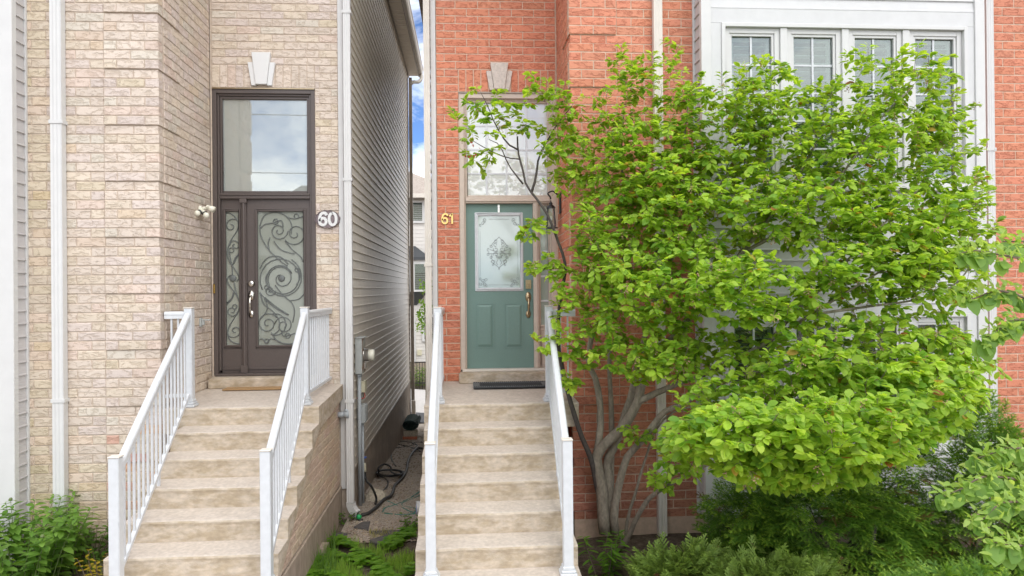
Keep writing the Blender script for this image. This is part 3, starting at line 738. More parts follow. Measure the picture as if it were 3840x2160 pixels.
downspout(hr, 'downspout', x_, RY - .045, .12, TOP, .085, .07, 'white_vinyl', [4.3])
bx('foundation', (RXC - .0, RY + .012, -.2), (8.5, RY + .235, ZR - .004), 'foundation_concrete', hr, .006)
bx('rear_block', (RX0 + .21, RD + .9, -.3), (8.4, 16.9, TOP), 'room_wall', hr)
q = MB(); q.add([(RX0 - .5, RY - .4, TOP + .02), (9, RY - .4, TOP + .02), (9, 17.4, TOP + .02), (RX0 - .5, 17.4, TOP + .02), (4, 12, TOP + 2.8), (5, 12, TOP + 2.8)], [(0, 1, 5, 4), (1, 2, 5), (2, 3, 4, 5), (3, 0, 4), (0, 3, 2, 1)]); obj('roof', q, 'shingle', hr)

# --- entrance of number 61: transom, green door, sidelight
fr = MB(); ring(fr, EX0, EX1, EZ0 + .02, EZ1 - .011, .060, RD + .012, RD + .17, 0); frame61 = obj('door_frame', fr, 'taupe_frame', hr, bevel=.004)
q = MB(); ring(q, EX0 + .060, EX1 - .060, EZ0 + .03, EZ1 - .071, .018, RD + .05, RD + .17, 0); obj('brick_mould', q, 'taupe_frame', frame61, bevel=.004)
YD = RD + .085
tz0, tz1 = W(1900, 764, YD).z, W(1900, 740, YD).z
jx0, jx1 = W(1998, 1000, YD).x, W(2020, 1000, YD).x
q = MB(); q.box((EX0 + .078, RD + .03, tz0), (EX1 - .078, RD + .17, tz1)); q.box((EX0 + .078, RD + .015, tz0 + .02), (EX1 - .078, RD + .0299, tz0 + .045)); obj('transom_bar', q, 'taupe_frame', frame61, bevel=.004)
q = MB(); q.box((jx0 + .003, RD + .03, EZ0 + .03), (jx1 - .002, RD + .17, tz0 - .001)); q.box((jx0 + .022, RD + .018, EZ0 + .03), (jx1 - .02, RD + .0299, tz0 - .001)); obj('mullion', q, 'taupe_frame', frame61, bevel=.004)
q = MB(); q.box((EX0 + .02, RD - .03, EZ0), (EX1 - .02, RD + .17, EZ0 + .028)); obj('threshold', q, 'cream_trim', frame61, bevel=.005)
tw = MB(); ring(tw, EX0 + .079, EX1 - .079, tz1 + .0005, EZ1 - .0900, .022, RD + .06, RD + .15); tw = obj('transom_window', tw, 'taupe_frame', hr, bevel=.004)
tx0, tx1, tb, tt = EX0 + .101, EX1 - .101, tz1 + .0225, EZ1 - .112
q = MB(); q.box((tx0, RD + .095, tb), (tx1, RD + .101, tt)); obj('pane', q, 'grid_glass', tw)
for i in (1, 2, 3):
    x = tx0 + (tx1 - tx0) * i / 4 - (.02 if i > 0 else 0) + .01; q = MB(); q.box((x - .011, RD + .086, tb), (x + .011, RD + .0945, tt)); obj('glazing_bar', q, 'white_rail', tw)
for py_ in (472, 562, 652):
    z = W(1850, py_, RD + .09).z; q = MB(); q.box((tx0, RD + .088, z - .010), (tx1, RD + .0940, z + .010)); obj('glazing_bar', q, 'white_rail', tw)
# the hall behind the transom, with its ceiling lamp
q = MB(); q.box((EX0 - .1, RD + .86, 1.7), (EX1 + .2, RD + .88, 5.6)); q.box((EX0 - .1, RD + .25, 5.58), (EX1 + .2, RD + .86, 5.6)); q.box((EX0 - .12, RD + .25, 1.7), (EX0 - .1, RD + .88, 5.6)); q.box((EX1 + .2, RD + .25, 1.7), (EX1 + .22, RD + .88, 5.6)); obj('hall_wall', q, 'room_wall', hr)
c = W(1893, 552, RD + .55); q = MB(); q.lathe([(-.05, .02), (-.045, .08), (-.02, .14), (.02, .165), (.03, .16)], c, (0, 0, 1), 20)
lamp = thing('ceiling_lamp', 'lit bowl ceiling lamp glowing behind the gridded transom window', 'lamp', (c.x, c.y, c.z)); obj('bowl', q, 'lamp_glow', lamp, smooth=True)
q = MB(); q.tube([c + V((0, 0, .03)), (c.x, c.y, 5.58)], .008, 6); obj('stem', q, 'antique_brass', lamp)
# door slab with glass insert and two raised panels
d0, d1 = W(1741, 1000, YD).x, jx0 + .001; dz0, dz1 = EZ0 + .030, tz0 - .003
g0, g1, gz0, gz1 = rect(1790, 808, 1953, 1080, YD)
q = MB(); q.box((d0, YD, dz0), (g0, YD + .045, dz1)); q.box((g1, YD, dz0), (d1, YD + .045, dz1)); q.box((g0, YD, dz0), (g1, YD + .045, gz0)); q.box((g0, YD, gz1), (g1, YD + .045, dz1))
dg = obj('door', q, 'green_door', hr)
q = MB(); ring(q, g0 - .030, g1 + .030, gz0 - .036, gz1 + .034, .014, YD - .010, YD - .0005); ring(q, g0 - .016, g1 + .016, gz0 - .020, gz1 + .018, .022, YD - .018, YD - .0005); obj('glass_frame', q, 'white_rail', dg, bevel=.004)
q = MB(); q.box((g0 + .001, YD + .006, gz0 + .001), (g1 - .001, YD + .012, gz1 - .001)); obj('pane', q, 'frosted_pane', dg)
for x0, x1 in ((1783, 1853), (1892, 1962)):
    a, b, c, d = rect(x0, 1137, x1, 1305, YD); q = MB(); ring(q, a, b, c, d, .014, YD - .006, YD - .0005); w_ = .045
    p = [(a + .018, YD - .0006, c + .018), (b - .018, YD - .0006, c + .018), (b - .018, YD - .0006, d - .018), (a + .018, YD - .0006, d - .018)]
    i_ = [(a + w_, YD - .009, c + w_), (b - w_, YD - .009, c + w_), (b - w_, YD - .009, d - w_), (a + w_, YD - .009, d - w_)]
    q.add(p + i_, [(0, 1, 5, 4), (1, 2, 6, 5), (2, 3, 7, 6), (3, 0, 4, 7), (4, 5, 6, 7)]); obj('raised_panel', q, 'green_door', dg)
# etched ornament
q = MB(); cur = []
for s in (-1, 1):
    X = lambda d: 413 + s * d
    def sp(d, y, r, a, t): return [(X(p[0]), p[1]) for p in spiral(d, y, r, r * .3, a, t)]
    cur += [sp(180, 705, 30, 2.0, -.9), sp(135, 645, 28, 3.0, -1), sp(55, 700, 46, -.5, 1), sp(180, 790, 30, 4.2, .9), sp(135, 842, 28, 3.0, 1), sp(55, 790, 46, .5, -1), sp(105, 905, 38, 3.6, -1.1), sp(100, 958, 20, 0, 1), sp(28, 835, 26, 2, 1.1), sp(60, 560, 32, 1, 1), sp(60, 620, 36, 2, -1)]
    cur += [[(X(15), 740), (X(80), 732), (X(150), 705)], [(X(10), 765), (X(110), 775), (X(185), 775)], [(X(110), 930), (X(60), 965), (X(15), 1000), (X(0), 1050)], [(X(120), 780), (X(125), 860), (X(80), 900)], [(X(20), 880), (X(45), 930), (X(20), 960)], [(X(0), 490), (X(25), 520), (X(90), 580), (X(130), 640)]]
    cx = 413 + s * 270
    cur += [spiral(cx, 1240, 34, 10, 0, s * 1.1), spiral(cx - s * 20, 1295, 36, 10, 2, s * 1.2), spiral(cx + s * 45, 1200, 24, 8, 1, -s), spiral(cx + s * 35, 1290, 28, 9, 4, s), spiral(cx - s * 60, 1315, 22, 8, 1, 1), spiral(cx - s * 55, 1220, 30, 9, 2, -s)]
    cur += [spiral(cx, 260, 34, 10, 0, s * 1.1), spiral(cx - s * 20, 205, 36, 10, 2, s * 1.2), spiral(cx + s * 45, 290, 24, 8, 1, -s)]
scrolls(q, cur, 1780, 780, .2208, YD + .004, .0032, 4)
scrolls(q, [[(93, 400), (93, 770), (95, 1150)], [(733, 400), (733, 770), (733, 1150)], [(240, 1305), (410, 1306), (590, 1305)], [(240, 190), (410, 190), (590, 190)]], 1780, 780, .2208, YD + .004, .0022, 4)
obj('etched_ornament', q, 'iron', dg)
handleset(dg, 1981, 1066, 1113, 1178, YD, 'antique_brass', True)
a = W(1870, 768, YD - .004); b = W(1871, 797, YD - .004); q = MB(); q.box((a.x - .012, YD - .005, b.z), (a.x + .012, YD - .0006, a.z)); q.lathe([(-.016, .014), (-.005, .016)], (a.x, YD, b.z + .012), (0, 1, 0), 10); obj('wreath_hook', q, 'nickel', dg)
# sidelight of four panes over a panel
s0, s1 = jx1, EX1 - .079
sl = MB(); zp = W(2045, 1225, YD).z
sl.box((s0, YD, EZ0 + .03), (s1, YD + .045, zp)); ring(sl, s0, s1, zp + .001, tz0 - .002, .022, YD - .01, YD + .045)
sl = obj('sidelight', sl, 'taupe_frame', hr, bevel=.003)
q = MB(); ring(q, s0 + .012, s1 - .012, EZ0 + .06, zp - .03, .014, YD - .012, YD - .0005); obj('moulding', q, 'taupe_frame', sl, bevel=.004)
q = MB(); q.box((s0 + .0225, YD + .012, zp + .0235), (s1 - .0225, YD + .018, tz0 - .025)); obj('pane', q, 'frosted_pane', sl)
for y in (845, 943, 1036, 1128):
    z = W(2045, y, YD).z; q = MB(); q.box((s0 + .0225, YD + .002, z - .011), (s1 - .0225, YD + .0115, z + .011)); obj('glazing_bar', q, 'white_rail', sl)

# --- the white bay with its two rows of windows
QY = 7.04
bay = obj('bay', (lambda q: (q.box((RB0 + .02, QY + .42, .35), (RB1 - .02, RY + .2, TOP)), q)[1])(MB()), 'dark_room', hr)
bx('bay_corner_board', (RB0 - .012, QY - .014, .35), (W(2667, 300, QY).x, QY + .05, TOP), 'white_vinyl', hr, .004)
bx('bay_corner_board', (W(3656, 300, QY).x, QY - .014, .35), (RB1 + .012, QY + .05, TOP), 'white_vinyl', hr, .004)
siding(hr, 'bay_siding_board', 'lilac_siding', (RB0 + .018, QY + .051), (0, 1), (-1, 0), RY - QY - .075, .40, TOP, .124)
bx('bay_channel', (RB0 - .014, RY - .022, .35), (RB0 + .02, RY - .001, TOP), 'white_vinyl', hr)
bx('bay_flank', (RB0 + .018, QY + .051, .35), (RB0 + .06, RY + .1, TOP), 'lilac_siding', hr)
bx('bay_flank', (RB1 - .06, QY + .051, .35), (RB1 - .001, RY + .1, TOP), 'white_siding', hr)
wx0, wx1 = 2.72, 5.40
UZ0, UZ1 = W(3400, 696, QY).z, W(3200, 97, QY).z
LZ0, LZ1 = 1.02, W(3400, 1180, QY).z
b0 = W(2667, 300, QY).x + .001; b1 = W(3656, 300, QY).x - .001
hl = [(wx0 - b0 - .14, wx1 - b0 + .16, UZ0 - .03, UZ1 + .19), (wx0 - b0 - .14, wx1 - b0 + .16, LZ0 - .03, LZ1 + .10)]
siding(hr, 'bay_siding_board', 'white_siding', (b0, QY + .02), (1, 0), (0, -1), b1 - b0, .40, TOP, .1165, hl)
q = MB(); q.box((b0, QY + .0205, .35), (b1, QY + .06, LZ0 - .001)); q.box((b0, QY + .0205, LZ1 + .001), (b1, QY + .06, UZ0 - .001)); q.box((b0, QY + .0205, UZ1 + .001), (b1, QY + .06, TOP)); q.box((b0, QY + .0205, LZ0), (wx0 - .001, QY + .06, LZ1)); q.box((b0, QY + .0205, UZ0), (wx0 - .001, QY + .06, UZ1)); q.box((wx1 + .001, QY + .0205, LZ0), (b1, QY + .06, LZ1)); q.box((wx1 + .001, QY + .0205, UZ0), (b1, QY + .06, UZ1)); obj('bay_front', q, 'white_siding', hr)
for Z0, Z1, ex in ((UZ0, UZ1, .19), (LZ0, LZ1, .10)):
    q = MB(); q.box((b0 + .0, QY + .004, Z1 + .012), (b1, QY + .02, Z1 + ex)); q.box((b0, QY + .004, Z0 - .03), (wx0 - .02, QY + .02, Z1 + .011)); q.box((wx1 + .02, QY + .004, Z0 - .03), (b1, QY + .02, Z1 + .011)); obj('window_casing', q, 'white_siding', hr, bevel=.002)
def bay_window(Z0, Z1, rows):
    w = MB(); ring(w, wx0 - .019, wx1 + .019, Z0 - .02, Z1 + .011, .040, QY - .012, QY + .10); w = obj('window', w, 'white_vinyl', hr, bevel=.003)
    q = MB(); q.box((wx0 - .05, QY - .045, Z0 - .060), (wx1 + .05, QY + .004, Z0 - .021)); obj('sill', q, 'white_vinyl', w, bevel=.004)
    X0, X1 = wx0 + .021, wx1 - .021; n = 4; mw = .075; cw = (X1 - X0 - mw * (n - 1)) / n; zb, zt = Z0 + .021, Z1 - .030
    for i in range(n - 1):
        x = X0 + cw * (i + 1) + mw * i; q = MB(); q.box((x, QY + .005, zb), (x + mw, QY + .10, zt)); obj('mullion', q, 'white_vinyl', w, bevel=.003)
    for i in range(n):
        x = X0 + (cw + mw) * i; q = MB(); ring(q, x + .001, x + cw - .001, zb + .001, zt - .001, .055, QY + .028, QY + .09)
        ring(q, x + .056, x + cw - .056, zb + .056, zt - .056, .028, QY + .040, QY + .09); sash = obj('sash', q, 'white_vinyl', w, bevel=.003)
        a, b, c, d = x + .084, x + cw - .084, zb + .084, zt - .084
        q = MB(); q.box((a, QY + .066, c), (b, QY + .071, d)); q.box(((a + b) / 2 - .011, QY + .058, c), ((a + b) / 2 + .011, QY + .0655, d))
        q.mi = [0] * 6 + [1] * 6
        for k in range(1, rows):
            z = d - (d - c) * k / rows; q.m = 1; q.box((a, QY + .060, z - .010), (b, QY + .0650, z + .010))
        obj('pane', q, ['window_glass', 'white_rail'], sash)
        # plantation shutter behind the glass
        q = MB(); ring(q, a + .002, b - .002, c + .002, d - .002, .035, QY + .102, QY + .128); z = c + .07; tilt = .18 + .08 * sin(i * 2.1)
        while z < d - .06:
            q.bar((a + .04, QY + .115, z), (b - .04, QY + .115, z), .060, .008, (0, sin(tilt), cos(tilt))); z += .088
        obj('shutter', q, 'shutter', sash)
bay_window(UZ0, UZ1, 5); bay_window(LZ0, LZ1, 4)

# ================================================================== concrete stairs
def concrete_stairs(label, X0, X1, Y0, nose_z, r, t, nstep, land_y1, lx0, lx1, side, doorstep, brick_m, mortar_m, tonefn):
    """landing + separate steps, straight underside on brick flank walls; side: +1/-1 = flank that shows"""
    st = thing('concrete_stairs', label, 'stairs', ((X0 + X1) / 2, Y0 - nstep * t, gz((X0 + X1) / 2, Y0 - nstep * t)))
    back_z = nose_z + .035
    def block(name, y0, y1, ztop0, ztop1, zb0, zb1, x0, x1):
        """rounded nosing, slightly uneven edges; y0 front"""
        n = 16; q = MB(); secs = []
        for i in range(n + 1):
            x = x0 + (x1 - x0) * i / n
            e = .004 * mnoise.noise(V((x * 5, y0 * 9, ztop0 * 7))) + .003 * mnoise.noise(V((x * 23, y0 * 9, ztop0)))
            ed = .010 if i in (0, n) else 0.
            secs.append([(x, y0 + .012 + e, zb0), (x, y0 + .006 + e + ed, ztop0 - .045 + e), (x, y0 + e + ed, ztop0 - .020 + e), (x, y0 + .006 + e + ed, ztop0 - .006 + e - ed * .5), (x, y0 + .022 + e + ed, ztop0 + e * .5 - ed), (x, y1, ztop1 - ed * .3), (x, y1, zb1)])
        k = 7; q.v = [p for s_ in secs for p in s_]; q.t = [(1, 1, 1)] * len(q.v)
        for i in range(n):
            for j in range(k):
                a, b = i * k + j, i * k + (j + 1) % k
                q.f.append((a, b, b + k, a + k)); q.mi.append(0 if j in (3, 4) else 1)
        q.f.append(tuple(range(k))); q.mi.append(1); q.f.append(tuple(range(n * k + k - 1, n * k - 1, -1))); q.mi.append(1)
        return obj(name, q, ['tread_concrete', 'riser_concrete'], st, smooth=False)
    slope = r / t; waist = .135
    zb = lambda y: nose_z - r - waist + .02 + (y - (Y0 - t)) * slope if y < Y0 else nose_z - waist
    # landing slab
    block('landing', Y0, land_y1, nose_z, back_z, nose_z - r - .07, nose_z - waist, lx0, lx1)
    for k in range(1, nstep + 1):
        y0 = Y0 - k * t; zt = nose_z - k * r
        if zt < .08: break
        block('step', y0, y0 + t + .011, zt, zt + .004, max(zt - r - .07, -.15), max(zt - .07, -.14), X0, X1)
    # door step
    a, b, c, d = doorstep
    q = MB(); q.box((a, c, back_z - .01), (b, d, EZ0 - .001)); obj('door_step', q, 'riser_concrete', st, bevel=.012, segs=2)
    # flank wall of brick on a concrete footing, set back under the slab edge
    fx = (X1 - .045) if side > 0 else (X0 + .045); yb = Y0 - nstep * t + .3
    q = MB(); fz = .46; sx = fx - .008 * side
    poly = [(yb, -.2), (land_y1 - .01, -.2), (land_y1 - .01, nose_z - waist - .0), (Y0 + .04, nose_z - waist), (Y0 + .04, nose_z - r - .09), (yb, max(.0, nose_z - 2 * r - .09 + (yb - (Y0 - t)) * slope))]
    other = X0 + .06 if side > 0 else X1 - .06
    q.prism(poly, 0, min(sx, other), max(sx, other)); core = obj('flank_wall', q, mortar_m, st)
    bx('footing', (fx - .002 * side, yb - .5, -.3), (fx + .022 * side, land_y1 - .012, fz), 'foundation_concrete', st, .008)
    sp_ = []
    ch = .0925; rows = int((nose_z - waist - fz) / ch)
    for k in range(rows + 1):
        zc = fz + (k + .5) * ch + .006
        top = zc + ch / 2
        if top > nose_z - waist + .01: break
        ys = Y0 + .05 if top > nose_z - r - .08 else Y0 + (top - (nose_z - r - .08)) / slope + .02
        ys = max(ys, yb); off = .1385 if k % 2 else 0
        cuts = [ys]; i0 = math.ceil((ys - off + .05) / .277); c_ = off + i0 * .277
        while c_ < land_y1 - .06: cuts.append(c_); c_ += .277
        cuts.append(land_y1 - .012)
        for s_, e_ in zip(cuts[:-1], cuts[1:]):
            l = round((e_ - s_ - .01) / .004) * .004
            if l < .03: continue
            pos = V((fx, (s_ + e_) / 2, zc)); qb = brick_mesh(brick_m, l, ch - .01, random.randrange(6), tonefn(pos), .03)
            o = bpy.data.objects.new('brick', qb.mesh('brick', brick_m)); o.location = pos; o.rotation_euler = (0, 0, pi / 2 if side > 0 else -pi / 2); link(o, core)
    return st
def tone_s(p):
    v = .97 + jit(.05); return tuple(round(c / .05) * .05 for c in (v, v * (.92 + jit(.03)), v * (.84 + jit(.04))))
LN, RN = W(1197, 1522, 7.0).z, W(1850, 1514.5, 6.9).z
concrete_stairs('concrete stairs with white railings up to the brown door', -2.84, -1.508, 7.0, LN, .181, .302, 9, BD - .002, BXC + .002, -1.508, 1,
                (-3.02, W(1185, 1430, 8.2).x, 8.15, BD + .01), 'beige_brick', 'beige_mortar', tone_s)
concrete_stairs('concrete stairs with white railings up to the green door', -.43, .87, 6.9, RN, .180, .290, 9, RD - .002, -.445, RXC - .002, 1,
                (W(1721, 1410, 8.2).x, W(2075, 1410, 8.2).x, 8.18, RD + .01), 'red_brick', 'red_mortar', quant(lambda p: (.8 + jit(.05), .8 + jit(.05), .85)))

# ================================================================== white railings
def railing(label, lower, upper, end, n_s, n_e, zl, zu):
    """post at the foot, post on the landing, sloped run between, level run from the upper post to `end`"""
    (lx, ly, lb), (ux, uy, ub) = lower, upper
    g = thing('stair_railing', label, 'railing', (lx, ly, lb), 'white railings of the two stairs')
    pw = .078
    for x, y, zb, zt in ((lx, ly, lb, zl), (ux, uy, ub, zu)):
        q = MB(); q.box((x - pw / 2, y - pw / 2, zb), (x + pw / 2, y + pw / 2, zt)); po = obj('post', q, 'white_rail', g, bevel=.005, segs=2)
        q = MB(); c = pw / 2 + .004; q.box((x - c, y - c, zt + .0005), (x + c, y + c, zt + .012)); obj('post_cap', q, 'cream_trim', po, bevel=.004)
        q = MB()
        for s_, h0, h1 in ((.066, .001, .028), (.056, .0285, .05), (.047, .0505, .075)):
            q.box((x - s_, y - s_, zb + h0), (x + s_, y + s_, zb + h1))
        obj('post_base', q, 'white_rail', po, bevel=.005)
    def run(a, b, drop, gap, n, rail_w=.052):
        a, b = V(a), V(b); d = (b - a).normalized(); side = d.cross(V((0, 0, 1))).normalized(); up = side.cross(d)
        # handrail: rounded top, fascia below
        prof = [(-.026, -.045), (.026, -.045), (.026, -.012), (.030, -.006), (.030, .010), (.022, .022), (.008, .028), (-.008, .028), (-.022, .022), (-.030, .010), (-.030, -.006), (-.026, -.012)]
        q = MB(); k = len(prof); vs = [p + side * s_ + up * h for p in (a, b) for s_, h in prof]
        q.add(vs, [(i, (i + 1) % k, (i + 1) % k + k, i + k) for i in range(k)] + [tuple(range(k - 1, -1, -1)), tuple(range(k, 2 * k))]); obj('top_rail', q, 'white_rail', g)
        z_ = V((0, 0, -drop)); q = MB(); q.bar(a + z_, b + z_, .034, .034, up); obj('bottom_rail', q, 'white_rail', g, bevel=.003)
        me = None
        for i in range(n):
            f = (i + 1) / (n + 1); p = a.lerp(b, f); hz = drop - .015
            if me is None:
                q = MB(); q.box((-.0085, -.0085, -hz), (.0085, .0085, -.035)); me = q.mesh('baluster', 'white_rail')
            o = bpy.data.objects.new('baluster', me); link(o, g); o.location = p
    run((lx, ly + pw / 2, zl - .075), (ux, uy - pw / 2, zu - .065), .80, .1, n_s)
    if end:
        e = V(end); d = (e - V((ux, uy, e.z))); d.normalize()
        run(V((ux, uy, zu - .055)) + d * pw / 2, V((e.x, e.y, zu - .055)), .82, .1, n_e)
    # foot shoe under the middle of the bottom rail
    m_ = (V((lx, ly, zl - .875)) + V((ux, uy, zu - .865))) / 2
    q = MB(); q.box((m_.x - .012, m_.y - .012, m_.z - .16), (m_.x + .012, m_.y + .012, m_.z - .01)); q.box((m_.x - .035, m_.y - .035, m_.z - .185), (m_.x + .035, m_.y + .035, m_.z - .16)); obj('foot', q, 'white_rail', g)
    return g
def tread_z(Y0, nose, r, t, y):
    k = max(0, math.ceil((Y0 - y) / t - 1e-6)); return nose - k * r + .003
PY = 5.30
def rail_px(label, lowx, lowy, upx, upy, Y0, nose, r, t, end, n_s, n_e, uY=7.06):
    a, b = W(lowx, lowy, PY), W(upx, upy, uY)
    railing(label, (a.x, PY, tread_z(Y0, nose, r, t, PY)), (b.x, uY, nose + .003), end, n_s, n_e, a.z, b.z)
rail_px('leftmost white railing, beside the beige wall of the brown door stairs', 434, 1715, 709, 1157, 7.0, LN, .181, .302, (BXC + .02, 7.06, 2), 16, 2, 7.09)
rail_px('white railing on the gap side of the brown door stairs', 998, 1690, 1143, 1155, 7.0, LN, .181, .302, (W(1143, 1155, 7.09).x, BD - .005, 2), 16, 11, 7.09)
rail_px('white railing on the gap side of the green door stairs', 1613, 1664, 1641, 1155, 6.9, RN, .180, .290, (W(1641, 1155, 7.0).x, RD - .005, 2), 16, 12, 7.0)
rail_px('white railing beside the tree on the green door stairs', 2126, 1650, 2058, 1150, 6.9, RN, .180, .290, (RXC - .02, 7.0, 2), 16, 2, 7.0)
# ================================================================== small things on and between the houses
def WX(x, y, X):
    d = r0 * ((x - 1920) / FPX) + r1 * ((y - 1080) / FPX) + r2; s = X / d.x
    return V((X, d.y * s, d.z * s + CZ))
def WZ(x, y, z):
    d = r0 * ((x - 1920) / FPX) + r1 * ((y - 1080) / FPX) + r2; s = (z - CZ) / d.z
    return V((d.x * s, d.y * s, z))
def G(x, y, up=.0):
    p = WZ(x, y, .05)
    for _ in range(25): p = WZ(x, y, gz(p.x, p.y) + up)
    return p

# door mats
def doormat(name, label, x0, x1, yf, yb, z, m, border=None):
    q = MB(); n = 10
    q.prism([(x0, yf), (x1, yf), (x1, yb), (x0, yb)], 2, z, z + .016)
    g = thing(name, label, 'doormat', ((x0 + x1) / 2, (yf + yb) / 2, z)); obj('pile', q, m, g, bevel=.004)
    if border:
        q = MB(); w = .075
        q.box((x0, yf, z + .0165), (x1, yf + w, z + .020)); q.box((x0, yb - w, z + .0165), (x1, yb, z + .020)); q.box((x0, yf + w, z + .0165), (x0 + w, yb - w, z + .020)); q.box((x1 - w, yf + w, z + .0165), (x1, yb - w, z + .020))
        obj('border', q, border, g)
        q = MB(); x = x0 + .01
        while x < x1 - .02: q.box((x, yf + .012, z + .0201), (x + .012, yf + w - .012, z + .0235)); q.box((x, yb - w + .012, z + .0201), (x + .012, yb - .012, z + .0235)); x += .024
        obj('ribs', q, 'rubber_mat', g)
a, b = WZ(832, 1469, LN + .022), WZ(870, 1446, LN + .03)
doormat('doormat', 'plain brown coir doormat in front of the brown door', a.x, a.x + .80, a.y, b.y, LN + .0325, 'coir')
a, b = WZ(1775, 1462, RN + .022), WZ(1786, 1429, RN + .03); a2 = WZ(2068, 1462, RN + .022)
doormat('doormat', 'black rubber doormat with ribbed border before the green door', a.x, a2.x, a.y, min(b.y, 8.17), RN + .0325, 'rubber_mat', 'rubber_border')

# house numbers
def glyph(q, strokes, cx, cz, h, Y, depth, wdt):
    """digit built from flat bent bars; strokes in a unit box (0..1 high)"""
    for pts in strokes:
        P = catmull([(cx + (x - .33) * h, Y, cz + (z - .5) * h) for x, z in pts], 5) if len(pts) > 2 else [V((cx + (x - .33) * h, Y, cz + (z - .5) * h)) for x, z in pts]
        n = len(P); vs = []
        for i, p in enumerate(P):
            d = (P[min(i + 1, n - 1)] - P[max(i - 1, 0)]).normalized(); s_ = V((-d.z, 0, d.x)) * wdt / 2
            vs += [p + s_, p - s_, p + s_ * .8 + V((0, -depth, 0)), p - s_ * .8 + V((0, -depth, 0))]
        fs = []
        for i in range(n - 1):
            a = i * 4; b = a + 4
            fs += [(a, a + 2, b + 2, b), (a + 2, a + 3, b + 3, b + 2), (a + 3, a + 1, b + 1, b + 3)]
        fs += [(0, 1, 3, 2), ((n - 1) * 4, (n - 1) * 4 + 2, (n - 1) * 4 + 3, (n - 1) * 4 + 1)]
        q.add(vs, fs)
SIX = [[(.60, .76), (.52, .90), (.36, .93), (.20, .82), (.12, .60), (.10, .38), (.16, .16), (.34, .07), (.52, .15), (.57, .34), (.48, .52), (.32, .56), (.18, .46), (.12, .34)]]
ZERO = [[(.34, .93), (.18, .84), (.10, .62), (.10, .38), (.18, .16), (.34, .07), (.50, .16), (.58, .38), (.58, .62), (.50, .84), (.34, .93), (.30, .92)]]
ONE = [[(.46, .03), (.46, .97)], [(.46, .90), (.38, .82), (.28, .76), (.20, .73)]]
c = W(1229, 822, BD - .012)
np_ = thing('house_number', 'pewter oval plaque with silver number 60 right of the brown door', 'number sign', (c.x, BD - .02, c.z))
n = 28; pts = [(c.x + (.148 + .007 * sin(i * 2.7)) * cos(2 * pi * i / n), c.z + (.103 + .006 * cos(i * 3.1)) * sin(2 * pi * i / n)) for i in range(n)]
q = MB(); q.prism(pts, 1, BD - .022, BD - .002); obj('plaque', q, 'pewter', np_, bevel=.004)
q = MB()
for i in range(n):
    a, b = pts[i], pts[(i + 1) % n]
    q.tube([(a[0], BD - .026, a[1]), (b[0], BD - .026, b[1])], .0055, 5)
obj('rope_border', q, 'pewter', np_)
for nm, st, dx in (('digit_six', SIX, -.056), ('digit_zero', ZERO, .060)):
    q = MB(); glyph(q, st, c.x + dx, c.z, .168, BD - .0225, .014, .038); obj(nm, q, 'keystone_white', np_)
c = W(1678, 820, RD - .008)
np_ = thing('house_number', 'polished brass number 61 on the red brick left of the green door', 'number sign', (c.x, RD - .01, c.z))
for nm, st, dx in (('digit_six', SIX, -.034), ('digit_one', ONE, .040)):
    q = MB(); glyph(q, st, c.x + dx, c.z, .135, RD - .003, .012, .026); obj(nm, q, 'brass', np_)

# flood light on the beige return wall
c = WX(748, 785, BXC)
fl = thing('flood_light', 'cream twin bulb security light on beige wall left of the brown door', 'wall light', c)
K = .76
q = MB(); q.lathe([(0, .055 * K), (.018 * K, .055 * K), (.035 * K, .042 * K)], c + V((.001, 0, 0)), (1, 0, 0), 18); obj('wall_plate', q, 'bulb_white', fl, smooth=True)
h = c + V((.10, .0, .02)) * K
q = MB(); q.tube(catmull([c + V((.03 * K, 0, .0)), c + V((.06 * K, 0, .015 * K)), h], 4), .022 * K, 10); q.ball(h + V((.03, -.01, .01)) * K, .036 * K); q.tube([h + V((.03, -.01, .01)) * K, h + V((.125, -.035, -.03)) * K], [.034 * K, .048 * K], 14); obj('sensor_head', q, 'bulb_white', fl, smooth=True)
for dx, dy, dz in ((.02, -.14, -.075), (.115, -.05, -.095)):
    a = c + V((.05, -.01, -.02)) * K; b = c + V((dx, dy, dz)) * K; mid = a.lerp(b, .55)
    q = MB(); q.tube([a, mid], [.022 * K, .026 * K], 12); lh = obj('lamp_holder', q, 'bulb_white', fl, smooth=True)
    q = MB(); q.tube([mid, mid.lerp(b, .22)], .040 * K, 14); obj('gasket', q, 'black_rubber', lh, smooth=True)
    q = MB(); q.ball(b, .045 * K, 14, 10); obj('bulb', q, 'bulb_white', lh, smooth=True)
c = WX(750, 1209, BXC)
br = thing('wall_bracket', 'small pale holder plate with arm on beige wall above the landing', 'bracket', c)
q = MB(); q.box((BXC + .001, c.y - .03, c.z - .05), (BXC + .02, c.y + .03, c.z + .05)); obj('plate', q, 'grey_paint', br, bevel=.004)
q = MB(); q.box((BXC + .0205, c.y - .018, c.z + .02), (BXC + .12, c.y + .018, c.z + .035)); q.box((BXC + .0205, c.y - .012, c.z - .03), (BXC + .05, c.y + .012, c.z + .0195)); obj('arm', q, 'grey_paint', br, bevel=.003)

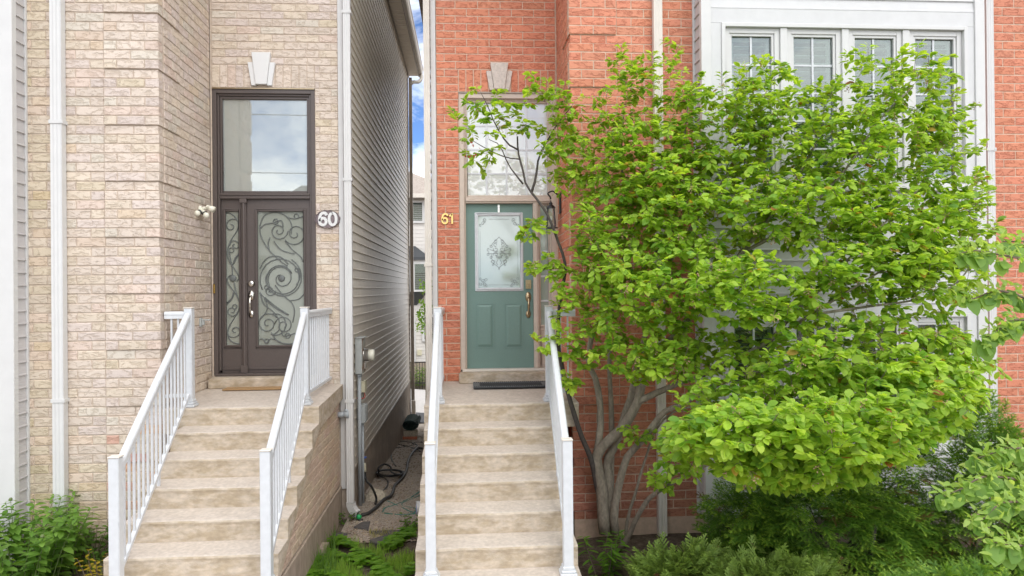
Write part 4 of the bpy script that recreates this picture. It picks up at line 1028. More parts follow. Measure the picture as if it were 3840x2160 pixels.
# wall lantern at number 61
c = W(2066, 795, 8.12); ZT = W(2066, 728, 8.12).z; ZL = W(2066, 858, 8.12).z
la = thing('wall_lantern', 'black wall lantern with glass sides right of the green door', 'lantern', (RXC, 8.12, c.z))
q = MB(); q.box((RXC - .02, 8.07, c.z - .02), (RXC - .001, 8.17, ZT + .02)); obj('back_plate', q, 'black_metal', la, bevel=.006)
q = MB(); q.tube(catmull([(RXC - .018, 8.12, ZT - .03), (RXC - .06, 8.12, ZT + .01), (c.x + .02, 8.12, ZT + .035), (c.x - .035, 8.12, ZT + .01), (c.x - .01, 8.12, ZT - .03), (c.x, 8.12, ZT - .06)], 5), .009, 8); obj('scroll_arm', q, 'black_metal', la, smooth=True)
zt2 = c.z + .045
q = MB(); q.lathe([(0, .055), (.015, .052), (.045, .02), (.06, .022), (.075, .008), (.09, .004)], (c.x, 8.12, zt2), (0, 0, 1), 8); obj('roof_cap', q, 'black_metal', la)
q = MB(); q.lathe([(0, .02), (.012, .088), (.020, .088), (.026, .05)], (c.x, 8.12, ZL - .005), (0, 0, 1), 8); obj('base', q, 'black_metal', la)
for k in range(4):
    a = pi / 4 + k * pi / 2; q = MB(); q.tube([(c.x + .07 * cos(a), 8.12 + .07 * sin(a), ZL + .02), (c.x + .05 * cos(a), 8.12 + .05 * sin(a), zt2 + .005)], .006, 6); obj('bar', q, 'black_metal', la)
    b = a + pi / 2; q = MB(); q.add([(c.x + .068 * cos(a), 8.12 + .068 * sin(a), ZL + .02), (c.x + .068 * cos(b), 8.12 + .068 * sin(b), ZL + .02), (c.x + .048 * cos(b), 8.12 + .048 * sin(b), zt2), (c.x + .048 * cos(a), 8.12 + .048 * sin(a), zt2)], [(0, 1, 2, 3)]); obj('pane', q, 'clear_glass', la)
q = MB(); q.tube([(c.x, 8.12, ZL + .02), (c.x, 8.12, ZL + .09)], .012, 8); q.ball((c.x, 8.12, ZL + .12), .028, 10, 7, (1, 1, 1.3)); obj('bulb', q, 'bulb_white', la, smooth=True)

# services on the grey siding flank
def onflank(x, y, out=0.): p = WX(x, y, GX + out); return p
SXF = GX + .010
c0 = onflank(1335, 1263); z1, z0 = c0.z, onflank(1335, 1407).z
my = 8.72
em = thing('electric_meter', 'grey meter box with round glass meter and rusty side on siding', 'meter', (SXF, my, z0))
z1, z0 = W(1340, 1266, my).z, W(1340, 1403, my).z
q = MB(); q.box((SXF, my, z0), (SXF + .085, my + .30, z1 - .012)); q.box((SXF - .002, my - .012, z1 - .0119), (SXF + .105, my + .31, z1)); q.mi = [0] * 3 + [1] + [0] * 8; obj('box', q, ['grey_paint', 'rusty_paint'], em, bevel=.004)
mz = W(1365, 1332, my + .15).z
q = MB(); q.lathe([(0, .088), (.012, .088), (.014, .078), (.060, .076)], (SXF + .086, my + .15, mz), (1, 0, 0), 24); obj('collar', q, 'nickel', em, smooth=True)
q = MB(); q.lathe([(0, .074), (.055, .074), (.070, .066), (.076, .04)], (SXF + .147, my + .15, mz), (1, 0, 0), 24); obj('glass_cover', q, 'bulb_white', em, smooth=True)
q = MB(); q.box((SXF + .086, my + .12, mz - .17), (SXF + .115, my + .16, mz - .09)); obj('latch', q, 'nickel', em, bevel=.004)
q = MB(); q.tube([(SXF + .04, my + .06, z0), (SXF + .04, my + .06, .02)], .024, 10); q.tube([(SXF + .04, my + .06, z0 - .04), (SXF + .04, my + .06, z0)], .034, 10); obj('conduit', q, 'grey_plastic', em, smooth=True)
py = 8.86
p1_, p0_ = W(1350, 1432, py).z, W(1350, 1472, py).z
ph = thing('telephone_box', 'small cream junction box with loose wires below the meter', 'junction box', (SXF, py, p0_))
q = MB(); q.box((SXF + .006, py, p0_), (SXF + .085, py + .16, p1_)); obj('case', q, 'cream_plastic', ph, bevel=.005)
q = MB(); q.box((SXF + .0855, py - .004, p0_ - .004), (SXF + .098, py + .165, p1_ + .012)); obj('lid', q, 'cream_plastic', ph, bevel=.004)
for k, (dx, mcol) in enumerate(((.03, 'black_rubber'), (.055, 'black_rubber'), (.07, 'red_plastic'))):
    q = MB(); q.tube(catmull([(SXF + dx, py + .05 + .02 * k, p0_ + .002), (SXF + dx + .02, py + .02, p0_ - .07), (SXF + .04 - .02 * k, py - .02, p0_ - .11 + .02 * k), (SXF + .01, py - .01, p0_ - .06)], 5), .005, 6); obj('wire', q, mcol, ph, smooth=True)
gy = 8.82
p1_, p0_ = W(1348, 1521, gy).z, W(1348, 1588, gy).z
gb = thing('utility_box', 'plain grey utility box on siding above the thin conduit', 'junction box', (SXF, gy, p0_))
q = MB(); q.box((SXF + .006, gy, p0_), (SXF + .10, gy + .2, p1_)); obj('case', q, 'grey_paint', gb, bevel=.006)
q = MB(); q.box((SXF + .1005, gy + .012, p0_ + .012), (SXF + .112, gy + .19, p1_ - .012)); obj('cover', q, 'grey_paint', gb, bevel=.008)
q = MB(); q.tube([(SXF + .06, gy + .08, p0_), (SXF + .06, gy + .08, .04)], .016, 10); obj('conduit', q, 'grey_plastic', gb, smooth=True)
c = W(1285, 1555, BD - .10)
pf = thing('pipe_fitting', 'grey plastic pipe fitting sticking out beside the white downspout', 'pipe fitting', c)
q = MB(); q.tube([(c.x - .07, c.y, c.z), (c.x + .03, c.y, c.z)], .034, 14); q.tube([(c.x + .02, c.y, c.z), (c.x + .075, c.y, c.z)], .042, 14); obj('sleeve', q, 'grey_plastic', pf, smooth=True)
q = MB(); q.tube([(c.x + .045, c.y, c.z + .03), (c.x + .045, c.y, c.z + .065)], .025, 12); obj('branch', q, 'grey_plastic', pf, smooth=True)

# garden tap and its hose
c = WX(1362, 1722, GX + .06)
tp = thing('garden_tap', 'garden tap with blue handle low on the grey flank', 'tap', c)
q = MB(); q.tube([(GX, c.y, c.z - .02), (c.x, c.y, c.z - .02), (c.x + .01, c.y - .01, c.z - .06)], .012, 8); obj('spout', q, 'nickel', tp, smooth=True)
q = MB(); q.lathe([(0, .012), (.012, .045), (.022, .045), (.03, .02)], (c.x, c.y, c.z + .005), (0, 0, 1), 12); obj('handle', q, 'blue_plastic', tp)
def hose(name, label, pts, rad, m, extra=(), cat='hose'):
    q = MB(); q.tube(catmull(pts, 6), rad, 8); g = thing(name, label, cat, pts[-1]); obj('tube', q, m, g, smooth=True)
    return g
def gp_(lst, up=.03, ox=1340, oy=1560, s=.3036): return [G(ox + s * x, oy + s * y, up) for x, y in lst]
top_ = V((c.x + .01, c.y - .01, c.z - .06))
w0 = hose('garden_hose', 'short black hose hanging from the garden tap', [top_, top_ + V((.005, -.01, -.05)), top_ + V((.03, -.03, -.20)), *[G(1340 + .3036 * x, 1560 + .3036 * y, u) for x, y, u in ((160, 850, .33), (205, 930, .2), (235, 1020, .08), (222, 1090, .035))]], .015, 'black_rubber')
q = MB(); q.tube([top_ + V((0, 0, .01)), top_ + V((.012, -.015, -.10))], [.022, .026], 10); obj('connector', q, 'cream_plastic', w0, smooth=True)
hose('drain_hose', 'long dark drain hose running from the downspout along the gravel', gp_([(50, 1222), (100, 1212), (150, 1190), (250, 1110), (330, 1030), (410, 985), (440, 930), (460, 860), (510, 810), (570, 740), (610, 660), (620, 580), (650, 500), (700, 430), (750, 395), (800, 400)], .05), .021, 'dark_hose')
lp = []
for k in range(5):
    for i in range(8):
        a = 2 * pi * i / 8 + .4 * k; lp.append(G(1340 + .3036 * (400 + (150 + 14 * (k % 3)) * cos(a)), 1560 + .3036 * (702 + (34 + 6 * (k % 2)) * sin(a)), .02 + .022 * k))
lp += [G(1340 + .3036 * x, 1560 + .3036 * y, u) for x, y, u in ((420, 690, .16), (410, 630, .22), (340, 595, .24), (270, 630, .22), (258, 680, .16), (280, 740, .05), (330, 770, .02), (378, 815, .02), (365, 875, .02), (305, 945, .02))]
hose('hose_coil', 'coiled black garden hose lying in the middle of the gravel', lp, .014, 'black_rubber')
lp = gp_([(480, 625), (440, 575), (418, 500), (428, 410), (520, 392), (640, 372), (700, 350), (620, 322), (500, 325), (480, 345), (560, 362), (690, 400), (780, 440), (700, 445), (655, 420), (740, 370), (700, 330), (810, 326)], .02)
hose('garden_hose', 'tangled dark hose at the far end of the gravel', lp, .013, 'black_rubber')
lp = gp_([(760, 940), (700, 985), (600, 1045), (450, 1108), (345, 1138), (318, 1178), (350, 1205), (540, 1222), (712, 1208), (640, 1180), (560, 1140), (450, 1092), (370, 1055), (440, 1085), (540, 1135), (690, 1195), (720, 1150), (640, 1132), (560, 1115), (555, 1080), (640, 1045), (770, 985)], .02)
hose('garden_hose', 'green garden hose in loose loops beside the stairs', lp, .012, 'green_hose')

# loose things on the gravel
def rock(name, label, c, rx, ry, rz, m, seed, cat='rock', group=None):
    bm = bmesh.new(); bmesh.ops.create_icosphere(bm, subdivisions=3, radius=1)
    for v in bm.verts:
        d = 1 + .30 * mnoise.noise(v.co * 1.3 + V((seed, 0, 0))) + .12 * mnoise.noise(v.co * 4 + V((seed, 2, 0)))
        v.co = V((v.co.x * rx * d, v.co.y * ry * d, max(v.co.z, -.5) * rz * d))
    me = bpy.data.meshes.new(name); bm.to_mesh(me); bm.free(); me.materials.append(MATS[m])
    o = bpy.data.objects.new(name, me); o.location = c + V((0, 0, rz * .25)); C.objects.link(o); return tag(o, label, cat, group)
rock('rock', 'largest pale limestone lump under the hanging hose', G(1340 + .3036 * 225, 1560 + .3036 * 1050), .14, .11, .13, 'limestone', 1.3)
rock('rock', 'fist sized pale stone against the foundation left of the limestone lump', G(1340 + .3036 * 75, 1560 + .3036 * 1020), .055, .05, .05, 'limestone', 4.1)
rock('rock', 'small pale stone by the foundation beyond the limestone lump', G(1340 + .3036 * 172, 1560 + .3036 * 800), .05, .05, .04, 'limestone', 7.7)
p = G(1340 + .3036 * 405, 1560 + .3036 * 425); tag(bx('tile_shard', (p.x - .06, p.y - .05, p.z + .015), (p.x + .06, p.y + .05, p.z + .04), 'keystone_stone', None, .006), 'flat pale tile shard at the foundation beside the far hose', 'tile')
p = G(1340 + .3036 * 655, 1560 + .3036 * 300); tag(bx('loose_brick', (p.x - .16, p.y - .06, p.z + .01), (p.x + .14, p.y + .10, p.z + .085), 'red_brick', None, .008), 'reddish brick lying under the pale stone block', 'brick')
tag(bx('stone_block', (p.x - .14, p.y - .05, p.z + .087), (p.x + .15, p.y + .12, p.z + .21), 'limestone', None, .01), 'pale stone block lying on the reddish brick', 'stone block')
pts = []
for i in range(40):
    a = i * .5; r_ = .03 + .0042 * i; pts.append((p.x + r_ * cos(a) * .95, p.z + .335 + r_ * sin(a) * .62 * 1.0))
rm = thing('rolled_mat', 'rolled dark green mat resting on the pale stone block', 'rolled mat', (p.x, p.y, p.z + .21))
q = MB()
for (a, b) in zip(pts[:-1], pts[1:]):
    d = V((b[0] - a[0], b[1] - a[1])); nn = V((-d.y, d.x)).normalized() * .006
    q.prism([(a[0] - nn.x, a[1] - nn.y), (b[0] - nn.x, b[1] - nn.y), (b[0] + nn.x, b[1] + nn.y), (a[0] + nn.x, a[1] + nn.y)], 1, p.y - .06, p.y + .75)
obj('roll', q, 'green_mat', rm)
def slab(label, poly, m='slate', th=.035):
    P = [G(1080 + .2019 * x, 1880 + .2019 * y, .025) for x, y in poly]; z = sum(p_.z for p_ in P) / len(P)
    q = MB(); q.prism([(p_.x, p_.y) for p_ in P], 2, z - th * .6, z + th * .4); return tag(obj('slate_slab', q, m, None, bevel=.006), label, 'slab')
slab('dark slate slab lying below the downspout elbow', [(1215, 490), (1380, 395), (1530, 385), (1490, 550)])
slab('smaller dark slate slab nearest the brown door stairs', [(835, 625), (990, 590), (1110, 610), (1040, 690), (900, 715)])
slab('long dark slate strip edging the gravel beside the green door stairs', [(1540, 575), (1900, 545), (2360, 560), (2365, 610), (1900, 640), (1560, 610)])
slab('broad dark slate slab half sunk in the weeds', [(1500, 740), (1800, 640), (2150, 620), (2120, 760), (1700, 820)])
p = G(1080 + .2019 * 1320, 1880 + .2019 * 345, .03)
sn = thing('spray_nozzle', 'small bright green hose nozzle below the downspout elbow', 'nozzle', p)
q = MB(); q.ball(p + V((0, 0, .035)), .032, 12, 8); obj('head', q, 'green_plastic', sn, smooth=True)
q = MB(); q.tube([p + V((-.02, 0, .0)), p + V((.04, -.03, .0))], .02, 10); obj('grip', q, 'black_rubber', sn, smooth=True)
p = G(1340 + .3036 * 728, 1560 + .3036 * 1140, .09); q = MB(); q.tube([p + V((-.0, 0, 0)), p + V((.14, .02, 0))], [.085, .085], 18, False); hr_ = thing('hose_reel_drum', 'edge of a white and blue drum behind the green door stairs', 'drum', p - V((0, 0, .09))); obj('rim', q, 'white_vinyl', hr_)
q = MB(); q.lathe([(0, .072), (.12, .072)], p + V((.004, 0, 0)), (1, 0, 0), 18); obj('core', q, 'blue_plastic', hr_)

# ================================================================== seen through the gap: rear house, fence
FY = 30.0
rh = thing('rear_house', 'pale siding house with brown hip roof seen through the gap', 'house', (-3, FY, gz(-3, FY)))
X0_, X1_ = -9.0, -.55; ez = W(1575, 733, FY).z; bz = W(1575, 1357, FY).z
bx('wall', (X0_, FY + .03, bz), (X1_, FY + 7, ez), 'white_siding', rh)
siding(rh, 'siding_board', 'cream_siding', (X0_, FY + .03), (1, 0), (0, -1), X1_ - X0_, bz, ez, .165)
bx('foundation', (X0_ + .05, FY + .06, -2), (X1_ - .05, FY + 6.9, bz - .001), 'foundation_concrete', rh)
q = MB(); q.add([(X0_ - .5, FY - .5, ez), (X1_ + .45, FY - .5, ez), (X1_ + .45, FY + 7.5, ez), (X0_ - .5, FY + 7.5, ez), (-4.3, FY + 3.4, ez + 2.25), (-5.2, FY + 3.4, ez + 2.25)], [(0, 1, 4, 5), (1, 2, 4), (2, 3, 5, 4), (3, 0, 5), (0, 3, 2, 1)]); obj('roof', q, 'shingle', rh)
bx('eaves_fascia', (X0_ - .5, FY - .53, ez - .16), (X1_ + .45, FY - .505, ez + .02), 'cream_trim', rh)
def far_window(x0, y0, x1, y1, Y, mull=False):
    a, b, c, d = rect(x0, y0, x1, y1, Y); q = MB(); ring(q, a, b, c, d, .10, Y - .05, Y + .02); w = obj('window', q, 'white_vinyl', rh)
    q = MB(); q.box((a + .1, Y - .01, c + .1), (b - .1, Y, d - .1)); obj('pane', q, 'window_glass', w)
    q = MB(); z = c + .15
    while z < d - .12: q.bar((a + .12, Y + .008, z), (b - .12, Y + .008, z), .05, .008, (0, .5, 1)); z += .09
    obj('blind', q, 'shutter', w)
far_window(1500, 752, 1592, 837, FY - .02)
far_window(1583, 1180, 1650, 1280, FY - .02)
a, b, c, d = rect(1440, 975, 1602, 1094, FY - .7)
q = MB(); q.box((a, FY - .7, c), (b, FY + .0, d)); bay_ = obj('bay', q, 'white_vinyl', rh)
for x0, x1 in ((1452, 1500), (1555, 1597)):
    g_ = rect(x0, 990, x1, 1086, FY - .71); q = MB(); q.box((g_[0], FY - .715, g_[2]), (g_[1], FY - .705, g_[3])); pn = obj('pane', q, 'window_glass', bay_)
    q = MB(); z = g_[2] + .03
    while z < g_[3] - .35: q.box((g_[0] + .02, FY - .7045, z), (g_[1] - .02, FY - .7005, z + .05)); z += .09
    obj('blind', q, 'dark_room', bay_)
rz_ = W(1545, 932, FY - .7).z
q = MB(); q.add([(a - .1, FY - .8, d), (b + .1, FY - .8, d), (b + .1, FY, d), (a - .1, FY, d), (a + .6, FY, rz_ + .15), (b - .55, FY, rz_ + .15), (a - .1, FY - .8, d + .12), (b + .1, FY - .8, d + .12), (b + .1, FY, d + .12), (a - .1, FY, d + .12)], [(0, 1, 2, 3), (0, 1, 7, 6), (1, 2, 8, 7), (3, 0, 6, 9), (6, 7, 5, 4), (7, 8, 5), (9, 6, 4)]); obj('bay_roof', q, 'dark_roof', bay_)
q = MB(); zb_ = W(1545, 1145, FY).z; q.add([(a, FY - .7, c - .002), (b, FY - .7, c - .002), (b, FY, c - .002), (a, FY, c - .002), (a + .5, FY, zb_), (b - .5, FY, zb_)], [(0, 3, 2, 1), (0, 1, 5, 4), (1, 2, 5), (3, 0, 4)]); obj('bay_bracket', q, 'dark_roof', bay_)
c = W(1573, 1322, FY - .04); bx('outlet_box', (c.x - .09, FY - .06, c.z - .12), (c.x + .09, FY + .01, c.z + .12), 'cream_plastic', rh)
xx = W(1554, 1200, FY - .05).x; bx('trim_board', (xx - .06, FY - .03, bz), (xx + .05, FY + .008, W(1554, 1190, FY).z), 'white_vinyl', rh)
# iron fence
NY = 27.0; ft, fb = W(1575, 1358, NY).z, W(1575, 1436, NY).z
fe = thing('iron_fence', 'black iron picket fence in front of the rear house', 'fence', (-2, NY, gz(-2, NY)))
for z in (ft, fb):
    q = MB(); q.box((-4, NY - .02, z - .02), (.2, NY + .02, z + .02)); obj('rail', q, 'black_metal', fe)
x = -4.0; me = None
while x < .2:
    if me is None:
        q = MB(); q.box((-.010, -.010, gz(-2, NY) - .03), (.010, .010, ft + .019)); me = q.mesh('picket', 'black_metal')
    o = bpy.data.objects.new('picket', me); link(o, fe); o.location = (x, NY - .031, 0); x += .105
# ================================================================== vegetation
import numpy as np
PROF = {'ovate': (.0, .36, .50, .34, 0), 'heart': (.30, .56, .48, .26, 0), 'lance': (0, .34, .5, .36, 0), 'clover': (.1, .42, .5, .46, .2)}
TS = (0, .22, .5, .8, 1.)
def leaf(q, base, d, n, L, wd, tone, fold=.22, droop=.18, kind='ovate', tip=None):
    """folded leaf blade: midrib of five points and a margin on either side"""
    d = d.normalized(); n = (n - d * n.dot(d))
    n = n.normalized() if n.length > 1e-4 else d.orthogonal().normalized()
    s = d.cross(n); pr = PROF[kind]
    mid = [base + d * (L * t) - n * (droop * L * t * t) for t in TS]
    lf = [mid[i] + s * (pr[i] * wd) + n * (fold * pr[i] * wd) for i in (1, 2, 3)]
    rt = [mid[i] - s * (pr[i] * wd) + n * (fold * pr[i] * wd) for i in (1, 2, 3)]
    vs = mid + lf + rt
    fs = [(0, 1, 5), (1, 2, 6, 5), (2, 3, 7, 6), (3, 4, 7), (0, 8, 1), (1, 8, 9, 2), (2, 9, 10, 3), (3, 10, 4)]
    if kind == 'heart':
        vs += [mid[0] + s * (.30 * wd) - d * (.12 * L), mid[0] - s * (.30 * wd) - d * (.12 * L)]
        fs += [(0, 5, 11), (0, 12, 8)]
    q.tone = tone; q.add(vs, fs)
def rv(a=1.): return V((jit(a), jit(a), jit(a)))
def lerp3(a, b, t): return tuple(x + (y - x) * t for x, y in zip(a, b))

class Skel:
    """growing skeleton: nodes, parents, radii"""
    def __init__(s): s.p = []; s.par = []; s.r = []; s.paths = []
    def limb(s, pts, ra, rb, res=.08):
        P = catmull(pts, 4); out = [P[0]]
        for p in P[1:]:
            if (p - out[-1]).length > res: out.append(p)
        n = len(out); i0 = len(s.p)
        for i, p in enumerate(out):
            s.p.append(p); s.r.append(ra + (rb - ra) * i / max(1, n - 1))
        s.paths.append((out, [ra + (rb - ra) * (i / max(1, n - 1)) ** .8 for i in range(n)]))
    def arr(s): return np.array([tuple(p) for p in s.p])

# ---------------------------------------------------------------- serviceberry tree
tree = thing('serviceberry_tree', 'multi stemmed leafy green tree in front of the red brick house', 'tree', W(2285, 1990, 6.95))
sk = Skel()
LIMBS = [
 ([(2268, 2000, 6.95), (2262, 1900, 6.95), (2255, 1815, 6.95), (2237, 1712, 6.93), (2290, 1647, 6.88), (2340, 1598, 6.8), (2392, 1508, 6.72), (2406, 1440, 6.7), (2430, 1370, 6.65), (2475, 1310, 6.6), (2528, 1262, 6.5), (2593, 1182, 6.4), (2680, 1080, 6.3), (2780, 950, 6.2), (2900, 800, 6.1), (3000, 650, 6.1), (3080, 500, 6.1)], .060, .010),
 ([(2392, 1508, 6.72), (2463, 1473, 6.6), (2584, 1421, 6.4), (2640, 1404, 6.3), (2713, 1371, 6.15), (2791, 1331, 6.0), (2892, 1273, 5.85), (3040, 1180, 5.7), (3200, 1080, 5.6), (3350, 990, 5.6)], .030, .007),
 ([(2240, 1695, 6.93), (2246, 1651, 6.95), (2253, 1540, 7.0), (2236, 1434, 7.0), (2210, 1367, 7.0), (2214, 1280, 6.98), (2227, 1236, 6.95), (2256, 1164, 6.9), (2318, 1115, 6.85), (2390, 1040, 6.75), (2470, 930, 6.6), (2540, 780, 6.5), (2560, 600, 6.5), (2580, 400, 6.5)], .036, .007),
 ([(2292, 2000, 6.98), (2290, 1945, 6.98), (2280, 1780, 7.0), (2276, 1724, 7.0), (2309, 1666, 7.0), (2338, 1570, 7.0), (2372, 1463, 6.98), (2386, 1386, 6.95), (2430, 1220, 6.9), (2480, 1050, 6.85), (2560, 900, 6.8), (2700, 700, 6.75), (2800, 520, 6.7), (2880, 330, 6.75)], .048, .007),
 ([(2285, 1960, 7.04), (2290, 1800, 7.06), (2294, 1608, 7.05), (2290, 1473, 7.05), (2285, 1376, 7.0), (2290, 1200, 6.9), (2330, 1000, 6.8), (2350, 800, 6.7), (2330, 600, 6.65), (2340, 400, 6.6)], .034, .007),
 ([(2308, 2000, 6.9), (2304, 1930, 6.9), (2323, 1811, 6.85), (2352, 1714, 6.8), (2405, 1656, 6.7), (2450, 1594, 6.6), (2478, 1555, 6.55), (2512, 1535, 6.5), (2556, 1516, 6.4), (2612, 1482, 6.3), (2720, 1430, 6.1), (2850, 1390, 5.9), (3000, 1360, 5.7), (3180, 1330, 5.5), (3350, 1320, 5.4)], .040, .008),
 ([(2325, 2060, 6.85), (2357, 2010, 6.8), (2386, 1946, 6.7), (2425, 1879, 6.55), (2473, 1840, 6.35), (2560, 1790, 6.0), (2680, 1730, 5.6), (2850, 1680, 5.2), (3000, 1650, 4.9), (3150, 1620, 4.8)], .026, .006),
 ([(2345, 2040, 6.95), (2350, 1960, 6.95), (2381, 1850, 6.9), (2415, 1734, 6.85), (2454, 1627, 6.75), (2502, 1560, 6.6), (2620, 1520, 6.2), (2800, 1530, 5.7), (2950, 1560, 5.3)], .017, .005),
 ([(2780, 950, 6.2), (2946, 859, 6.1), (2990, 820, 6.05), (3085, 730, 6.0), (3200, 600, 6.0), (3280, 470, 6.05), (3420, 330, 6.1)], .016, .005),
 ([(2892, 1273, 5.85), (2995, 1157, 5.8), (3045, 1113, 5.75), (3090, 1073, 5.7), (3250, 900, 5.7), (3400, 760, 5.8), (3500, 640, 5.9)], .017, .005),
 ([(3040, 1180, 5.7), (3250, 1150, 5.6), (3450, 1120, 5.6), (3600, 1050, 5.7), (3680, 900, 5.8)], .012, .004),
]
DARK = [
 ([(2264, 1985, 6.97), (2262, 1900, 6.97), (2246, 1850, 6.97), (2217, 1724, 6.9), (2174, 1618, 6.85), (2145, 1531, 6.8), (2116, 1415, 6.75), (2097, 1319, 6.7), (2093, 1251, 6.68), (2098, 1155, 6.65), (2115, 1058, 6.62), (2120, 1010, 6.6), (2113, 961, 6.6), (2096, 913, 6.6), (2079, 865, 6.6), (2052, 802, 6.6), (2012, 745, 6.6), (1973, 695, 6.6), (1964, 656, 6.6), (1949, 597, 6.6), (1942, 561, 6.6), (1938, 500, 6.6)], .030, .008),
 ([(1994, 720, 6.6), (2009, 671, 6.6), (2015, 615, 6.6), (2031, 567, 6.6), (2080, 480, 6.6), (2160, 380, 6.6)], .012, .004),
 ([(1960, 690, 6.6), (1914, 630, 6.55), (1893, 585, 6.5), (1875, 544, 6.5), (1834, 523, 6.5)], .008, .003),
 ([(1942, 561, 6.6), (1900, 535, 6.55), (1860, 470, 6.5), (1830, 400, 6.45), (1800, 340, 6.45)], .008, .003),
 ([(1949, 597, 6.6), (1900, 590, 6.5), (1830, 560, 6.45), (1760, 520, 6.4)], .006, .003),
]
for L_, m in ((LIMBS, 'bark'), (DARK, 'dark_bark')):
    for pts, ra, rb in L_:
        k = len(sk.paths); sk.limb([W(*p) for p in pts], ra * 1.15, rb); P, R = sk.paths[k]
        R2 = [r * (1 + .10 * mnoise.noise(p * 6)) for p, r in zip(P, R)]
        q = MB(); q.tube([p + V((mnoise.noise(p * 5), mnoise.noise(p * 5 + V((9, 0, 0))), 0)) * .008 for p in P], R2, 10); obj('stem' if ra > .02 else 'branch', q, m, tree, smooth=True)
LOBES = [(1830, 480, 150, 190, 6.5, .15, 24), (2020, 440, 140, 190, 6.55, .2, 26), (2190, 560, 150, 210, 6.6, .25, 44), (2330, 340, 110, 200, 6.6, .2, 24), (2480, 330, 130, 190, 6.6, .25, 32),
 (2450, 640, 250, 210, 6.4, .35, 110), (2700, 460, 200, 200, 6.4, .35, 60), (2850, 370, 140, 210, 6.4, .35, 32), (2960, 500, 250, 260, 6.2, .4, 80), (3250, 350, 160, 200, 6.2, .35, 38), (3450, 360, 160, 210, 6.15, .35, 46),
 (3300, 570, 320, 190, 6.0, .45, 95), (3560, 480, 150, 150, 6.1, .3, 26), (2650, 760, 340, 210, 6.2, .5, 150), (3030, 780, 330, 150, 5.9, .5, 85), (3440, 850, 320, 200, 5.8, .45, 105), (2330, 900, 210, 240, 6.4, .35, 85),
 (2210, 1150, 150, 240, 6.5, .25, 62), (2500, 1050, 290, 190, 6.0, .5, 110), (2820, 1090, 240, 140, 5.5, .35, 75), (2450, 1290, 270, 150, 6.2, .4, 75), (3280, 1000, 320, 130, 5.6, .4, 75), (3520, 1010, 230, 190, 5.7, .4, 62),
 (2650, 1340, 300, 120, 6.0, .4, 48), (3180, 1330, 380, 140, 5.5, .5, 85), (2800, 1640, 300, 150, 4.9, .5, 105), (3150, 1640, 320, 180, 4.7, .5, 125), (3430, 1500, 270, 170, 5.1, .5, 85), (2560, 1690, 100, 130, 5.7, .3, 26),
 (2370, 1620, 90, 60, 6.55, .2, 6), (3600, 1380, 170, 130, 5.6, .4, 36), (2000, 870, 70, 50, 6.5, .1, 6), (2040, 1010, 75, 60, 6.5, .1, 10), (2040, 1290, 60, 50, 6.5, .1, 4), (2480, 1800, 70, 60, 6.2, .15, 6), (2150, 1380, 70, 90, 6.5, .1, 10), (3080, 1150, 260, 90, 5.7, .35, 26), (3380, 1230, 250, 100, 5.6, .35, 26), (2950, 1450, 300, 90, 5.5, .4, 36), (3350, 1430, 250, 90, 5.3, .4, 30), (2700, 1480, 200, 90, 5.7, .35, 24), (3350, 1640, 200, 120, 5.0, .4, 30), (3020, 900, 220, 60, 6.0, .3, 14), (3640, 700, 90, 150, 5.9, .25, 16), (3000, 1780, 300, 60, 4.8, .3, 26), (3600, 860, 130, 200, 5.8, .3, 24)]
tips = []
for cx, cy, rx, ry, Y, dy, n in LOBES:
    for _ in range(int(n * (2.7 if (ry >= 190 and 2150 < cx < 3480 and 450 < cy < 1150) or rx >= 290 else 2.0))):
        while True:
            a, b, c = jit(1), jit(1), jit(1)
            if a * a + b * b + c * c < 1: break
        tips.append(W(cx + rx * a, cy + ry * b, Y + dy * c))
nodes = sk.arr(); dist = [float(np.min(np.sum((nodes - np.array(tuple(t))) ** 2, 1))) for t in tips]
order = sorted(range(len(tips)), key=lambda i: dist[i])
tw = MB(); leaves = []; berries = MB(); LN_ = list(map(tuple, nodes)); buf = np.zeros((60000, 3)); cnt = len(LN_); buf[:cnt] = nodes
